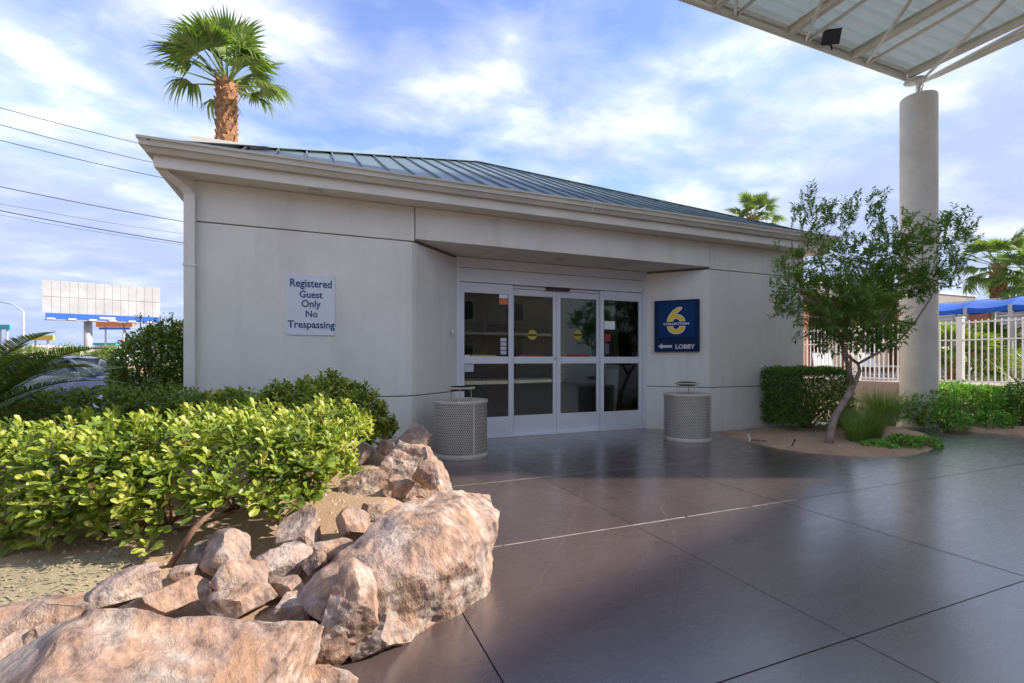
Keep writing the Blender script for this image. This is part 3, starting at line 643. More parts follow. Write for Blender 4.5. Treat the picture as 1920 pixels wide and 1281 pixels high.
# ------------------------------------------------------------------ wall signs
def text_me(body, size, mt, name='lettering', bold=0.0, xs=1.0, extr=0.0, align='CENTER', space=1.0):
    cu = bpy.data.curves.new(name, 'FONT'); cu.body = body; cu.size = size; cu.align_x = align; cu.align_y = 'CENTER'; cu.offset = bold; cu.extrude = extr; cu.space_character = space
    cu.resolution_u = 3
    ob = bpy.data.objects.new('tmp_text', cu); COL.objects.link(ob)
    bpy.context.view_layer.update()
    me = bpy.data.meshes.new_from_object(ob.evaluated_get(bpy.context.evaluated_depsgraph_get()))
    bpy.data.objects.remove(ob); me.transform(Matrix.Diagonal((xs, 1, 1, 1))); me.materials.clear(); me.materials.append(mt); me.name = name
    return me
def face_matrix(origin, xdir):
    xd = Vector(xdir).normalized(); zd = Vector((0, 0, 1)); n_ = xd.cross(zd)    # text x -> xd, text y -> up, text z -> outward
    return Matrix(((xd.x, 0, n_.x, origin[0]), (xd.y, 0, n_.y, origin[1]), (xd.z, 1, n_.z, origin[2]), (0, 0, 0, 1)))
def put_text(body, size, mt, origin, xdir, parent, w=None, h=None, **k):
    me = text_me(body, size, mt, **k)
    co = np.array([v.co[:] for v in me.vertices])
    mn, mx = co.min(0), co.max(0)
    sx = w / (mx[0]-mn[0]) if w else 1; sy = h / (mx[1]-mn[1]) if h else sx
    me.transform(Matrix.Diagonal((sx, sy, 1, 1)) @ Matrix.Translation((-(mn[0]+mx[0])/2, -(mn[1]+mx[1])/2, 0)))
    me.transform(face_matrix(origin, xdir)); return link('lettering', me, parent, True)
sg = empty('notice_board', (-0.04, FY, 1.56), 0, 'white notice board lettered Registered Guest Only No Trespassing on the left wall', 'sign')
bd = MB().box(-0.317, 0.235, FY-0.012, FY-0.002, 1.555, 2.295).build('board', M['signw'], sg, bevel=0.002)
for bx_, bz_ in ((-0.30, 1.575), (0.218, 1.575), (-0.30, 2.275), (0.218, 2.275)): MB().lathe([(0.001, 0.0), (0.007, 0.0)], 8).build('screw', M['polegrey'], sg, world=False).matrix_local = Matrix.Translation((bx_+0.04, -0.0135, bz_-1.56)) @ Matrix.Rotation(R(90), 4, 'X')
sgy = FY - 0.0145
for body, uc, zc, w_, h_ in (('Registered', -0.04, 2.175, 0.475, 0.128), ('Guest', -0.04, 2.055, 0.262, 0.088), ('Only', -0.04, 1.927, 0.22, 0.118), ('No', -0.035, 1.816, 0.135, 0.082), ('Trespassing', -0.035, 1.672, 0.535, 0.118)):
    put_text(body, 0.1, M['signblue'], (uc, sgy, zc), (1, 0, 0), sg, w_, h_, bold=0.0022)
A_, B_ = Vector((5.62, 7.225, 0)), Vector((6.34, 6.425, 0)); tdir = (B_ - A_).normalized(); ndir = Vector((tdir.y, -tdir.x, 0))
if ndir.y > 0: ndir = -ndir
ctr = (A_ + B_) / 2 + Vector((0, 0, 1.855)) + ndir * 0.035
lsn = empty('lobby_sign', ctr, 0, 'navy square sign with yellow six emblem, arrow and LOBBY on the entrance wall', 'sign')
SW_, SH_ = 0.76, 0.915
PX = SW_ / 860
def sp_(x, y, o=0.0): return ctr + tdir * ((x - 560) * PX) + Vector((0, 0, (650 - y) * (SH_ / 1020))) + ndir * o
def sbox(x0, x1, y0, y1, o0, o1):
    c = (sp_(x0, y0) + sp_(x1, y1)) / 2 + ndir * (o0 + o1) / 2
    return MB().obox(c, tdir * abs(x1-x0) * PX / 2, ndir * abs(o1-o0) / 2, Vector((0, 0, abs(y1-y0) * SH_ / 1020 / 2)))
sbox(130, 990, 140, 1160, -0.03, 0.05).build('sign_box', M['navy2'], lsn, bevel=0.012)
sbox(215, 905, 190, 880, 0.05, 0.058).build('sign_face', M['navy'], lsn, bevel=0.006)
sbox(170, 950, 915, 1130, 0.05, 0.054).build('sign_face', M['navy2'], lsn, bevel=0.003)
up6 = [(385,562),(392,520),(415,460),(455,400),(510,340),(570,305),(620,287),(650,288),(667,302),(662,324),(640,345),(600,375),(572,403),(556,427),(600,430),(650,450),(695,490),(720,530),(728,562),(620,562),(610,530),(585,512),(555,505),(525,515),(503,540),(497,562)]
lo6 = [(385,662),(395,705),(420,750),(460,785),(510,806),(558,812),(610,806),(660,785),(700,750),(722,705),(728,662),(620,662),(612,690),(595,712),(558,725),(520,712),(505,690),(497,662)]
def poly6(poly, o, grow, mt, name):
    n = len(poly); P = [Vector((x, -y)) for x, y in poly]
    ar = sum(P[i].x * P[(i+1) % n].y - P[(i+1) % n].x * P[i].y for i in range(n)); sg_ = 1 if ar > 0 else -1
    out = []
    for i in range(n):
        e1 = (P[i] - P[i-1]).normalized(); e2 = (P[(i+1) % n] - P[i]).normalized()
        nn = (Vector((e1.y, -e1.x)) + Vector((e2.y, -e2.x))) * sg_; nn = nn.normalized() if nn.length > 1e-6 else Vector((0, 0))
        q = P[i] + nn * grow; out.append(sp_(q.x, -q.y, o))
    f = tuple(range(n)) if sg_ > 0 else tuple(reversed(range(n)))
    MB().add(out, [f]).build(name, mt, lsn)
for pl in (up6, lo6):
    poly6(pl, 0.0600, 6, M['letter'], 'emblem_outline'); poly6(pl, 0.0615, -6, M['yellow'], 'emblem')
put_text('COLLECTION', 0.1, M['letter'], sp_(558, 612, 0.063), tdir, lsn, 490*PX, 46*PX, bold=0.003)
put_text('LOBBY', 0.1, M['lettergrey'], sp_(728, 1062, 0.0565), tdir, lsn, 370*PX, 94*PX, bold=0.004)
MB().add([sp_(x, y, 0.0565) for x, y in ((208,1053),(290,992),(290,1030),(478,1030),(478,1082),(290,1082),(290,1115))], [(6,5,4,3,2,1,0)]).build('arrow', M['lettergrey'], lsn)

# ------------------------------------------------------------------ litter bins with ash trays
def make_can():
    root = empty('litter_bin')
    r, h = 0.345, 0.72
    na, nz_ = 76, 30
    mb = MB()
    zs = np.linspace(0.05, h - 0.02, nz_ + 1); w = 0.0052
    for sgn in (1, -1):
        for i in range(na):
            if sgn == -1: off = 0.0022
            else: off = 0
            for k in range(nz_):
                a0 = 2*math.pi*(i + sgn * 0.5 * (k % 2))/na; a1 = 2*math.pi*(i + sgn * 0.5 * ((k+1) % 2))/na
                if True:
                    dx = (a1 - a0) * r; dz = zs[k+1] - zs[k]; l = math.hypot(dx, dz); ta, tz = w*dz/l/r, w*dx/l
                    rr = r + off
                    def q(a, z): return (rr*math.cos(a), rr*math.sin(a), z)
                    mb.add([q(a0-ta, zs[k]+tz), q(a0+ta, zs[k]-tz), q(a1+ta, zs[k+1]-tz), q(a1-ta, zs[k+1]+tz)], [(0,1,2,3)])
    mb.build('mesh_basket', M['can'], root)
    MB().lathe([(r-0.006, 0.0), (r+0.010, 0.0), (r+0.012, 0.03), (r+0.006, 0.055), (r-0.006, 0.055), (r-0.006, 0.0)], 56).build('base_ring', M['can'], root, smooth=False)
    MB().lathe([(r-0.008, h-0.035), (r+0.006, h-0.035), (r+0.011, h-0.02), (r+0.011, h), (r+0.002, h+0.010), (r-0.012, h+0.004), (r-0.012, h-0.03)], 56).build('top_rim', M['can'], root)
    MB().lathe([(r-0.012, h-0.004), (0.30, h-0.012), (0.135, h-0.020), (0.13, h-0.05)], 48).build('lid', M['can'], root, smooth=True)
    MB().lathe([(0.0, 0.02), (r-0.02, 0.02), (r-0.022, h-0.03), (0.14, h-0.052)], 40).build('liner', M['bag'], root, smooth=True)
    for a in (R(250), R(10), R(130)):
        MB().tube([(0.155*math.cos(a), 0.155*math.sin(a), h-0.02), (0.155*math.cos(a), 0.155*math.sin(a), h+0.15)], 0.0085, 8).build('tray_post', M['can'], root)
    MB().lathe([(0.10, h+0.142), (0.175, h+0.148), (0.19, h+0.158), (0.19, h+0.170), (0.135, h+0.172), (0.13, h+0.16)], 40).build('tray_ring', M['can'], root, smooth=False)
    MB().lathe([(0.0, h+0.13), (0.12, h+0.125), (0.135, h+0.16), (0.138, h+0.180), (0.126, h+0.183), (0.115, h+0.158), (0.0, h+0.154)], 36).build('ash_bowl', M['dark'], root, smooth=True)
    a = R(-78); MB().obox(((r+0.006)*math.cos(a), (r+0.006)*math.sin(a), h/2+0.01), (-0.014*math.sin(a), 0.014*math.cos(a), 0), (0.004*math.cos(a), 0.004*math.sin(a), 0), (0, 0, h/2-0.04)).build('seam_strip', M['can'], root)
    return root
can = make_can()
can.location = (1.77, 6.12-0.03, 0.002)
tag(can, 'beige mesh litter bin with ash tray, left of the doors behind the rocks', 'litter bin', 'mesh litter bins at the entrance')
can2 = copy_tree(can); can2.location = (5.42, 5.96, 0.002); can2.rotation_euler = (0, 0, R(28))
tag(can2, 'beige mesh litter bin with ash tray standing below the navy lobby sign', 'litter bin', 'mesh litter bins at the entrance')

# ------------------------------------------------------------------ steel canopy and its columns
CXn, CYn, CR = 10.60, 5.516, 0.285
def column(x, y, label):
    root = empty('canopy_column', (x, y, 0), 0, label, 'column', 'columns of the steel canopy')
    MB().lathe([(CR, -0.05), (CR, 2.0), (CR, 4.2), (CR, 6.20), (CR-0.012, 6.225)], 56, (x, y, 0), caps=True).build('shaft', M['concrete'], root, smooth=False)
    MB().lathe([(0.11, 6.22), (0.11, 6.26), (0.045, 6.29), (0.045, 6.47), (0.07, 6.5)], 20, (x, y, 0), caps=True).build('pin', M['steel'], root)
    for p in root.children[0].data.polygons: p.use_smooth = len(p.vertices) == 4
    return root
column(CXn, CYn, 'round pale concrete column under the canopy corner beside the flower bed')
column(CXn, 1.45, 'round concrete canopy column standing beside the driveway, out of the picture at right')
column(2.4, -1.9, 'round concrete canopy column standing behind the viewer')
CN = empty('steel_canopy', (6.5, 0.3, 6.4), 0, 'cream steel canopy with corrugated deck and trusses over the drive', 'canopy')
cx0, cx1, cy0, cy1, cz = 2.0, 10.25, 1.4, 5.47, 6.63
mb = MB(); y = cy0; prof = []
while y < cy1 - 0.01:
    prof += [(y, 0.0), (y+0.12, 0.0), (y+0.145, 0.04), (y+0.185, 0.04)]; y += 0.21
vs = []
for yy, dz in prof: vs += [(cx0, yy, cz+dz), (cx1, yy, cz+dz)]
mb.add(vs, [(2*i, 2*i+1, 2*i+3, 2*i+2) for i in range(len(prof)-1)])
dk = mb.build('roof_deck', M['deck'], CN); sd_ = dk.modifiers.new('solid', 'SOLIDIFY'); sd_.thickness = 0.012; sd_.offset = 1
MB().box(cx0, cx1, cy1, cy1+0.03, cz-0.06, cz+0.09).build('edge_trim', M['steel'], CN)
MB().box(cx1, cx1+0.03, cy0, cy1+0.03, cz-0.02, cz+0.02).build('edge_trim', M['steel'], CN)
bxs = [10.17, 8.62, 7.07, 5.52, 3.97, 2.42]
for bx_ in bxs:
    MB().box(bx_-0.05, bx_+0.05, cy0, cy1-0.01, cz-0.045, cz-0.022).box(bx_-0.05, bx_+0.05, cy0, cy1-0.01, cz-0.16, cz-0.14).box(bx_-0.006, bx_+0.006, cy0, cy1-0.01, cz-0.14, cz-0.045).build('beam', M['steel'], CN)
zc = 6.50
def member(a, b, r=0.03, name='truss_member'): MB().tube([a, b], r, 10).build(name, M['steel'], CN, smooth=True)
member((2.0, CYn, zc), (CXn, CYn, zc), 0.045, 'bottom_chord'); MB().bar((2.0, CYn+0.012, zc+0.075), (cx1+0.03, CYn+0.012, zc+0.075), 0.03, 0.05).build('top_chord', M['steel'], CN)
member((CXn, CYn, zc), (CXn, 1.45, zc), 0.045, 'side_chord'); member((CXn, CYn, zc+0.0), (CXn+0.0, 2.0, zc+0.32), 0.028)
MB().bar((CXn+0.09, CYn-0.2, zc+0.02), (CXn+0.09, 1.45, zc+0.02), 0.035, 0.05).build('side_chord', M['steel'], CN)
nodes = [10.6, 9.05, 7.5, 5.95, 4.4, 2.85]
Yi, zi = 3.3, 6.05
member((2.0, Yi, zi), (CXn, Yi, zi+0.1), 0.04, 'inner_chord')
for k, nx_ in enumerate(nodes):
    a = (nx_, CYn, zc)
    if k + 1 < len(nodes): member(a, (nx_ - 2.2, Yi, zi), 0.026)
    member(a, (nx_ - 0.35, Yi - 1.6, cz - 0.17), 0.030)
    member((nx_, CYn, zc), (nx_ - 0.7, CYn - 0.02, cz - 0.03), 0.02)
member((CXn, CYn, zc), (cx1 - 0.1, 2.2, cz - 0.1), 0.028); member((CXn, 2.0, zc), (8.62, 3.6, cz - 0.16), 0.026); member((CXn, 2.0, zc), (cx1-0.06, 4.3, cz-0.1), 0.026)
for yy in (1.5,): member((2.4, yy, zc), (CXn, yy, zc), 0.035, 'inner_chord')
fl = empty('floodlight', at(1556, 95, 7.93), 0, 'small black floodlight hanging on the canopy edge chord', 'floodlight')
c0 = at(1556, 70, 7.85)
mb = MB(); ring_ = []
dv = Vector((-0.35, -0.55, -0.35)).normalized(); sx_ = dv.cross(Vector((0,0,1))).normalized(); sz_ = sx_.cross(dv)
for o, s1, s2 in ((-0.11, 0.06, 0.05), (-0.03, 0.11, 0.09), (0.08, 0.13, 0.11)):
    ring_.append([c0 + dv*o + sx_*a*s1 + sz_*b_*s2 for a, b_ in ((-1,-1),(1,-1),(1,1),(-1,1))])
vs = sum(ring_, []); mb.add(vs, [(4*i+k, 4*i+(k+1)%4, 4*(i+1)+(k+1)%4, 4*(i+1)+k) for i in range(2) for k in range(4)] + [(3,2,1,0)])
mb.build('housing', M['dark'], fl, bevel=0.006)
MB().add(ring_[2], [(0,1,2,3)]).build('lens', M['dark'], fl)
MB().tube([c0 - dv*0.03, at(1560, 93, 7.95)], 0.014, 8).build('bracket', M['dark'], fl); MB().tube([c0 - sx_*0.13, c0 - dv*0.12 - sx_*0.13, c0 - dv*0.12 + sx_*0.13, c0 + sx_*0.13], 0.008, 6).build('yoke', M['polegrey'], fl)
dl = empty('disc_lamp', (CXn-0.27, CYn-0.05, 6.22), 0, 'pale disc lamp with curved conduits on top of the concrete column', 'lamp')
MB().lathe([(0.0, 0.03), (0.09, 0.02), (0.17, -0.01), (0.17, -0.03), (0.0, -0.035)], 28, (CXn-0.30, CYn-0.10, 6.44)).build('shade', M['lamp'], dl, smooth=True)
for k in (0.0, 0.09):
    MB().tube([(CXn-0.18+k, CYn-0.1, 6.20), (CXn-0.19+k, CYn-0.1, 6.32), (CXn-0.13+k, CYn-0.1, 6.39), (CXn-0.05+k*0.5, CYn-0.08, 6.42)], 0.014, 8).build('conduit', M['polegrey'], dl, smooth=True)

# ------------------------------------------------------------------ boulders
def ico(n):
    import bmesh
    bm = bmesh.new(); bmesh.ops.create_icosphere(bm, subdivisions=n, radius=1)
    v = np.array([p.co[:] for p in bm.verts]); f = [tuple(x.index for x in p.verts) for p in bm.faces]; bm.free(); return v, f
ICO = {k: ico(k) for k in (4, 5, 6)}
def rock(name, c, size, rz, label, mt='rock', seed=1, tilt=(0, 0), cuts=9, sub=5, rough=0.10, sink=None, depth=(0.45, 0.80)):
    """an angular stone: a ball cut by random planes, then weathered"""
    r_ = np.random.default_rng(seed); V, F = ICO[sub]; P = V.copy()
    for _ in range(cuts):
        n = r_.normal(size=3); n[2] = n[2] * 0.8; n /= np.linalg.norm(n); d = r_.uniform(*depth)
        over = P @ n - d; k = over > 0
        P[k] -= np.outer(over[k] * 0.985, n)
    off = r_.uniform(0, 50, 3)
    S_ = np.array(size)
    Q = P * S_
    N_ = P / np.linalg.norm(P, axis=1, keepdims=True)
    sm = float(S_.mean())
    out = np.empty_like(Q)
    for i, (q, nn) in enumerate(zip(Q, N_)):
        p = Vector(q / sm * 1.3 + off)
        a = noise.fractal(p, 1.0, 2.1, 4) * rough + (abs(noise.noise(p * 2.3)) - 0.25) * rough * 0.7
        p2 = Vector((p.x * 3, p.y * 3, p.z * 7 + p.x * 3))
        a += noise.fractal(p2, 0.8, 2.1, 5) * rough * 0.34 + (1 - abs(noise.noise(p2 * 0.6))) ** 3 * rough * -0.35
        out[i] = q + nn * a * sm
    me = np_mesh(name, out, F, M[mt], smooth=True); me.set_sharp_from_angle(angle=R(24))
    o = link(name, me)
    o.rotation_euler = (R(tilt[0]), R(tilt[1]), R(rz)); o.location = c
    tag(o, label, 'rock', 'rocks edging the planting bed'); return o
Vx = Vector
rock('boulder', (0.59, 2.66, 0.13), (0.84, 0.44, 0.42), 42, 'largest rounded pink boulder with rust streaks standing at the pavement edge', seed=12, sub=6, cuts=18, rough=0.05, tilt=(4, -8), depth=(0.58, 0.88))
rock('boulder', (-0.58, 1.82, 0.08), (0.70, 0.50, 0.45), 10, 'broad low orange-pink boulder lying along the bottom of the picture', seed=6, sub=6, cuts=18, rough=0.05, tilt=(-14, 3), depth=(0.58, 0.88))
rock('boulder', (0.02, 1.93, 0.02), (0.15, 0.13, 0.11), 30, 'tan sloping stone between the broad low boulder and the upright stone', seed=91, cuts=10, sub=5, rough=0.07)
rock('boulder', at(470, 1118, 2.12), (0.17, 0.12, 0.08), 12, 'flat yellowish stone under the pointed pale pink stone', seed=93, cuts=9, sub=4, rough=0.06)
rock('boulder', at(556, 1140, 2.10), (0.12, 0.10, 0.09), 55, 'small shaded stone left of the upright reddish stone', 'rockg', seed=95, cuts=10, sub=4, rough=0.06)
rock('boulder', at(300, 1128, 2.0), (0.20, 0.11, 0.09), 22, 'narrow pinkish slab along the back edge of the broad low boulder', seed=97, cuts=9, sub=4, rough=0.06)
rock('boulder', at(700, 955, 3.15), (0.12, 0.09, 0.07), 70, 'small tan stone half sunk in the sand behind the largest boulder', seed=99, cuts=9, sub=4, rough=0.06)
rock('boulder', (0.12, 2.12, 0.17), (0.14, 0.14, 0.24), 10, 'upright reddish stone leaning against the largest boulder', seed=21, cuts=9, tilt=(-8, 6), rough=0.07)
rock('boulder', (0.31, 2.18, 0.04), (0.21, 0.13, 0.14), 40, 'low grey stone at the pavement edge below the upright reddish stone', 'rockg', seed=23, cuts=9, rough=0.08)
rock('boulder', at(446, 1090, 2.20), (0.185, 0.14, 0.15), -25, 'pointed pale pink stone with a shaded lower edge, centre of the stone heap', seed=31, cuts=11, tilt=(15, 12), sub=4, rough=0.06)
rock('boulder', at(425, 1038, 2.50), (0.17, 0.15, 0.13), 35, 'grey angular stone tucked behind the pointed pale pink stone', 'rockg', seed=33, cuts=11, tilt=(0, 14), sub=4, rough=0.06)
rock('boulder', at(376, 1042, 2.58), (0.11, 0.13, 0.10), -10, 'olive grey slanting slab beside the bare shrub stem', 'rockg', seed=35, cuts=9, tilt=(20, -18), sub=4, rough=0.05)
rock('boulder', at(516, 1062, 2.42), (0.19, 0.14, 0.11), 5, 'flat-topped brown stone right of the pointed pale pink stone', 'rockg', seed=37, cuts=10, tilt=(6, -6), sub=4, rough=0.06)
rock('boulder', at(566, 997, 2.76), (0.19, 0.14, 0.13), 22, 'mauve wedge stone with a dark underside at the edge of the sand', 'rockg', seed=41, cuts=10, tilt=(0, -14), sub=4, rough=0.07)
rock('boulder', at(658, 990, 2.80), (0.13, 0.12, 0.12), 60, 'small squarish pink stone against the back of the largest boulder', seed=43, cuts=11, sub=4, rough=0.06)
rock('boulder', at(608, 1034, 2.60), (0.17, 0.12, 0.07), -12, 'flat tan stone lying below the mauve wedge stone', seed=45, cuts=7, sub=4, rough=0.05)
rock('boulder', at(350, 1076, 2.36), (0.10, 0.085, 0.06), 15, 'small flat brown stone at the foot of the bare shrub stem', 'rockg', seed=47, cuts=9, sub=4, rough=0.06)
rock('boulder', at(254, 1105, 2.08), (0.19, 0.13, 0.10), 34, 'pale streaked slab sloping down from the bare shrub stem', 'rockg', seed=49, cuts=8, tilt=(-6, -10), sub=5, rough=0.07)
rock('boulder', at(535, 1103, 2.22), (0.115, 0.08, 0.05), 0, 'small low pink stone between the pointed and the upright stones', seed=51, cuts=9, sub=4, rough=0.06)
rock('boulder', at(590, 1058, 2.36), (0.07, 0.07, 0.065), 0, 'little brown stone above the upright reddish stone', seed=53, cuts=10, sub=4)
rock('boulder', at(118, 1158, 1.92), (0.24, 0.13, 0.09), 33, 'dark grey glossy slab jutting out at the left of the stone heap', 'rockg', seed=55, cuts=8, tilt=(12, -8), sub=5, rough=0.06)
rock('boulder', at(25, 1160, 2.05), (0.26, 0.16, 0.09), 20, 'flat peach slab beside the gritty soil at the left edge', seed=57, cuts=7, sub=4, rough=0.06)
rock('boulder', at(15, 1245, 1.78), (0.15, 0.14, 0.11), 50, 'orange stone in the bottom left corner', seed=59, cuts=9, sub=4, rough=0.07)
rock('boulder', at(86, 1198, 1.82), (0.085, 0.07, 0.06), 10, 'small grey stone under the dark jutting slab', 'rockg', seed=61, cuts=9, sub=4)
rock('boulder', (0.78, 4.30, 0.22), (0.56, 0.44, 0.36), 28, 'big weathered pink boulder in the back, before the left litter bin', seed=71, sub=6, cuts=9, rough=0.08, tilt=(0, -8))
rock('boulder', (0.46, 4.02, 0.20), (0.36, 0.24, 0.17), 8, 'low rust-stained boulder behind the sandy patch', seed=73, sub=5, cuts=8, rough=0.07)
rock('boulder', at(778, 822, 4.9), (0.21, 0.17, 0.17), -20, 'brown stone on top of the back rock heap near the wall', 'rockg', seed=75, cuts=9, sub=4, rough=0.08)
rock('boulder', at(727, 838, 4.75), (0.16, 0.13, 0.12), 20, 'mauve stone left of the stone on top of the back heap', 'rockg', seed=77, cuts=9, sub=4, rough=0.08)
rock('boulder', at(682, 850, 4.7), (0.15, 0.14, 0.13), 5, 'shaded brown stone under the tall shrub by the wall', 'rockg', seed=79, cuts=9, sub=4)
rock('boulder', at(748, 910, 3.72), (0.145, 0.09, 0.095), 30, 'small orange stone with a hollow below on the sandy patch', seed=81, cuts=9, sub=4, tilt=(0, -12))
rock('boulder', at(798, 890, 3.72), (0.125, 0.13, 0.135), 60, 'grey angular stone standing between the two big boulders', 'rockg', seed=83, cuts=10, sub=4)
ul = empty('uplight', at(212, 1012, 2.9), R(20), 'black box uplight half hidden under the front shrub', 'light')
p = at(212, 1012, 2.9)
MB().box(-0.06, 0.06, -0.05, 0.05, -0.09, 0.06).build('housing', M['dark'], ul, bevel=0.01, world=False); MB().box(-0.05, 0.05, -0.045, 0.045, 0.061, 0.066).build('lens', M['carglass'], ul, world=False)
MB().tube([(0, 0, -0.09), (0.01, 0, -0.30)], 0.014, 8).build('stake', M['dark'], ul, world=False)

# ------------------------------------------------------------------ leaves
def norm(a): return a / (np.linalg.norm(a, axis=1, keepdims=True) + 1e-12)
def leaf_arrays(P, Dr, N_, L, Wd, kind):
    """P base points, Dr pointing direction, N_ upper side; returns vertices and faces"""
    n = len(P); Dr = norm(Dr); Sd = norm(np.cross(Dr, N_)); N_ = np.cross(Sd, Dr)
    L = L[:, None]; Wd = Wd[:, None]
    if kind == 'obovate':
        tmpl = [(0,0,0),(0.55,0,0.02),(1,0,-0.10),(0.32,0.30,0.08),(0.74,0.5,0.07),(0.95,0.26,-0.03),(0.32,-0.30,0.08),(0.74,-0.5,0.07),(0.95,-0.26,-0.03)]
        fc = [(0,1,3),(3,1,4),(1,2,5,4),(0,6,1),(6,7,1),(1,7,8,2)]
    elif kind == 'lance':
        tmpl = [(0,0,0),(0.5,0.5,0.06),(1,0,-0.12),(0.5,-0.5,0.06),(0.5,0,-0.02)]
        fc = [(0,4,1),(4,2,1),(0,3,4),(3,2,4)]
    elif kind == 'dia':
        tmpl = [(0,0,0),(0.5,0.5,0.05),(1,0,0),(0.5,-0.5,0.05)]; fc = [(0,3,2,1)]
    k = len(tmpl); V = np.zeros((n, k, 3))
    for j, (a, b_, c) in enumerate(tmpl): V[:, j] = P + Dr * L * a + Sd * Wd * b_ + N_ * L * c
    F = []
    base = np.arange(n) * k
    for f in fc: F.append([tuple(b0 + i for i in f) for b0 in base])
    return V.reshape(-1, 3), F, len(fc)
def leaf_mesh(name, P, Dr, N_, L, Wd, rnd, mt, kind='obovate'):
    V, F, nf = leaf_arrays(P, Dr, N_, L, Wd, kind)
    return np_mesh(name, V, sum(F, []), M[mt], np.tile(rnd, nf))
def ell_points(ells, n, inner=0.82, lo=-0.6):
    """points near the skin of a union of ellipsoids, with outward directions"""
    P = []; O = []
    ar = np.array([e_[1][0]*e_[1][1] + e_[1][0]*e_[1][2] + e_[1][1]*e_[1][2] for e_ in ells]); pr = ar / ar.sum()
    while len(P) < n:
        i = nr.choice(len(ells), p=pr); c, r_ = ells[i]; c = np.array(c); r_ = np.array(r_)
        d = nr.normal(size=3); d /= np.linalg.norm(d)
        if d[2] < lo: continue
        p = c + d * r_ * (nr.uniform(inner, 1.06) if nr.random() < 0.75 else nr.uniform(min(0.4, inner - 0.05), inner))
        bad = False
        for j, (c2, r2) in enumerate(ells):
            if j != i and (((p - np.array(c2)) / np.array(r2)) ** 2).sum() < 0.62: bad = True; break
        if bad: continue
        nn = d / r_; P.append(p); O.append(nn / np.linalg.norm(nn))
    return np.array(P), np.array(O)
def rosettes(P, O, per, L, mt_up=0.9):
    """whorls of leaves round each shoot tip"""
    out = [[], [], [], [], []]
    for p, o in zip(P, O):
        ax = o * 0.75 + np.array([0, 0, mt_up]) + nr.normal(size=3) * 0.28; ax /= np.linalg.norm(ax)
        a = np.cross(ax, [0.3, 0.9, 0.1]); a /= np.linalg.norm(a); b_ = np.cross(ax, a)
        k = int(per + nr.integers(-2, 3)); tone = nr.random()
        for q in range(k):
            th = 2.4 * q + nr.uniform(-0.3, 0.3); el = nr.uniform(0.15, 0.95) if q > 2 else nr.uniform(0.8, 1.25)
            rd = a * math.cos(th) + b_ * math.sin(th); d = rd * math.cos(el) + ax * math.sin(el)
            out[0].append(p - ax * 0.012 * q + d * 0.01); out[1].append(d); out[2].append(ax * math.cos(el) - rd * math.sin(el))
            out[3].append(L * nr.uniform(0.5, 1.2) * (0.7 if q <= 2 else 1)); out[4].append((0.0 if nr.random() < 0.03 else min(1, max(0.2, 0.15 + 0.55 * tone + 0.30 * nr.random() + (0.12 if q <= 2 else -0.06)))))
    return [np.array(x) for x in out]
def stems(root, base, tips, r0, name='stem', mt='twig', sag=0.0):
    mb = MB()
    for t in tips:
        b_ = Vector(base) + Vector((rng.uniform(-.05, .05), rng.uniform(-.05, .05), 0)); t = Vector(t); m_ = b_.lerp(t, 0.5) + Vector((rng.uniform(-.08, .08), rng.uniform(-.08, .08), rng.uniform(-.05, .1)))
        pts = [b_ * (1-k)**2 + m_ * 2*k*(1-k) + t * k*k for k in np.linspace(0, 1, 7)]
        mb.tube(pts, [r0 * (1 - 0.75 * k) for k in np.linspace(0, 1, 7)], 6)
    return mb.build(name, M[mt], root, smooth=True)
def shrub(name, base, ells, nros, per, L, mt, label, cat='shrub', single=0, near=None, group=None, kind='obovate', wr=0.52, tips=26, r0=0.018, up=0.9, lo=-0.6, extra=None, bases=None):
    root = empty(name, base, 0, label, cat, group)
    P, O = ell_points(ells, nros, lo=lo)
    if extra is not None:
        P = np.vstack([P, extra[0]]); O = np.vstack([O, extra[1]])
    p_, d_, n_, l_, r_ = rosettes(P, O, per, L, up)
    order = np.arange(len(p_))
    if single:
        cpos = np.array([0, 0, EYE]); dist = np.linalg.norm(p_ - cpos, axis=1)
        # leaves on the camera side, not buried
        d2 = dist + nr.uniform(0, 0.25, len(dist)); order = np.argsort(d2)
        vars_ = []
        for q in range(6):
            me = leaf_mesh('leaf', np.zeros((1, 3)), np.array([[1., 0, 0]]), np.array([[0, 0, 1.]]), np.array([1.0]), np.array([wr * rng.uniform(0.9, 1.15)]), np.array([0.2 + 0.15 * q]), mt, kind)
            vars_.append(me)
        for i in order[:single]:
            q = min(5, int(max(0, (r_[i] - 0.15) / 0.15)))
            o = link('leaf', vars_[q], root)
            dd = Vector(d_[i]).normalized(); ss = dd.cross(Vector(n_[i])).normalized(); nn = ss.cross(dd)
            # leaf-local x = dd, y = side, z = upper side
            mw = Matrix(((dd.x, ss.x, nn.x, 0), (dd.y, ss.y, nn.y, 0), (dd.z, ss.z, nn.z, 0), (0, 0, 0, 1)))
            o.matrix_local = Matrix.Translation(Vector(p_[i]) - Vector(base)) @ mw @ Matrix.Scale(l_[i], 4)
    rest = order[single:]
    fo = link('foliage', leaf_mesh('foliage', p_[rest], d_[rest], n_[rest], l_[rest], l_[rest] * wr * nr.uniform(0.85, 1.15, len(rest)), r_[rest], mt, kind), root, True); fo['kind'] = 'stuff'
    idx = nr.choice(len(P), min(tips, len(P)), replace=False)
    bs = bases or [base]; tp = [[] for _ in bs]
    for i in idx: tp[min(range(len(bs)), key=lambda q: (bs[q][0]-P[i][0])**2 + (bs[q][1]-P[i][1])**2)].append(P[i] - O[i] * 0.03)
    for q, b_ in enumerate(bs):
        if tp[q]: stems(root, b_, tp[q], r0)
    return root

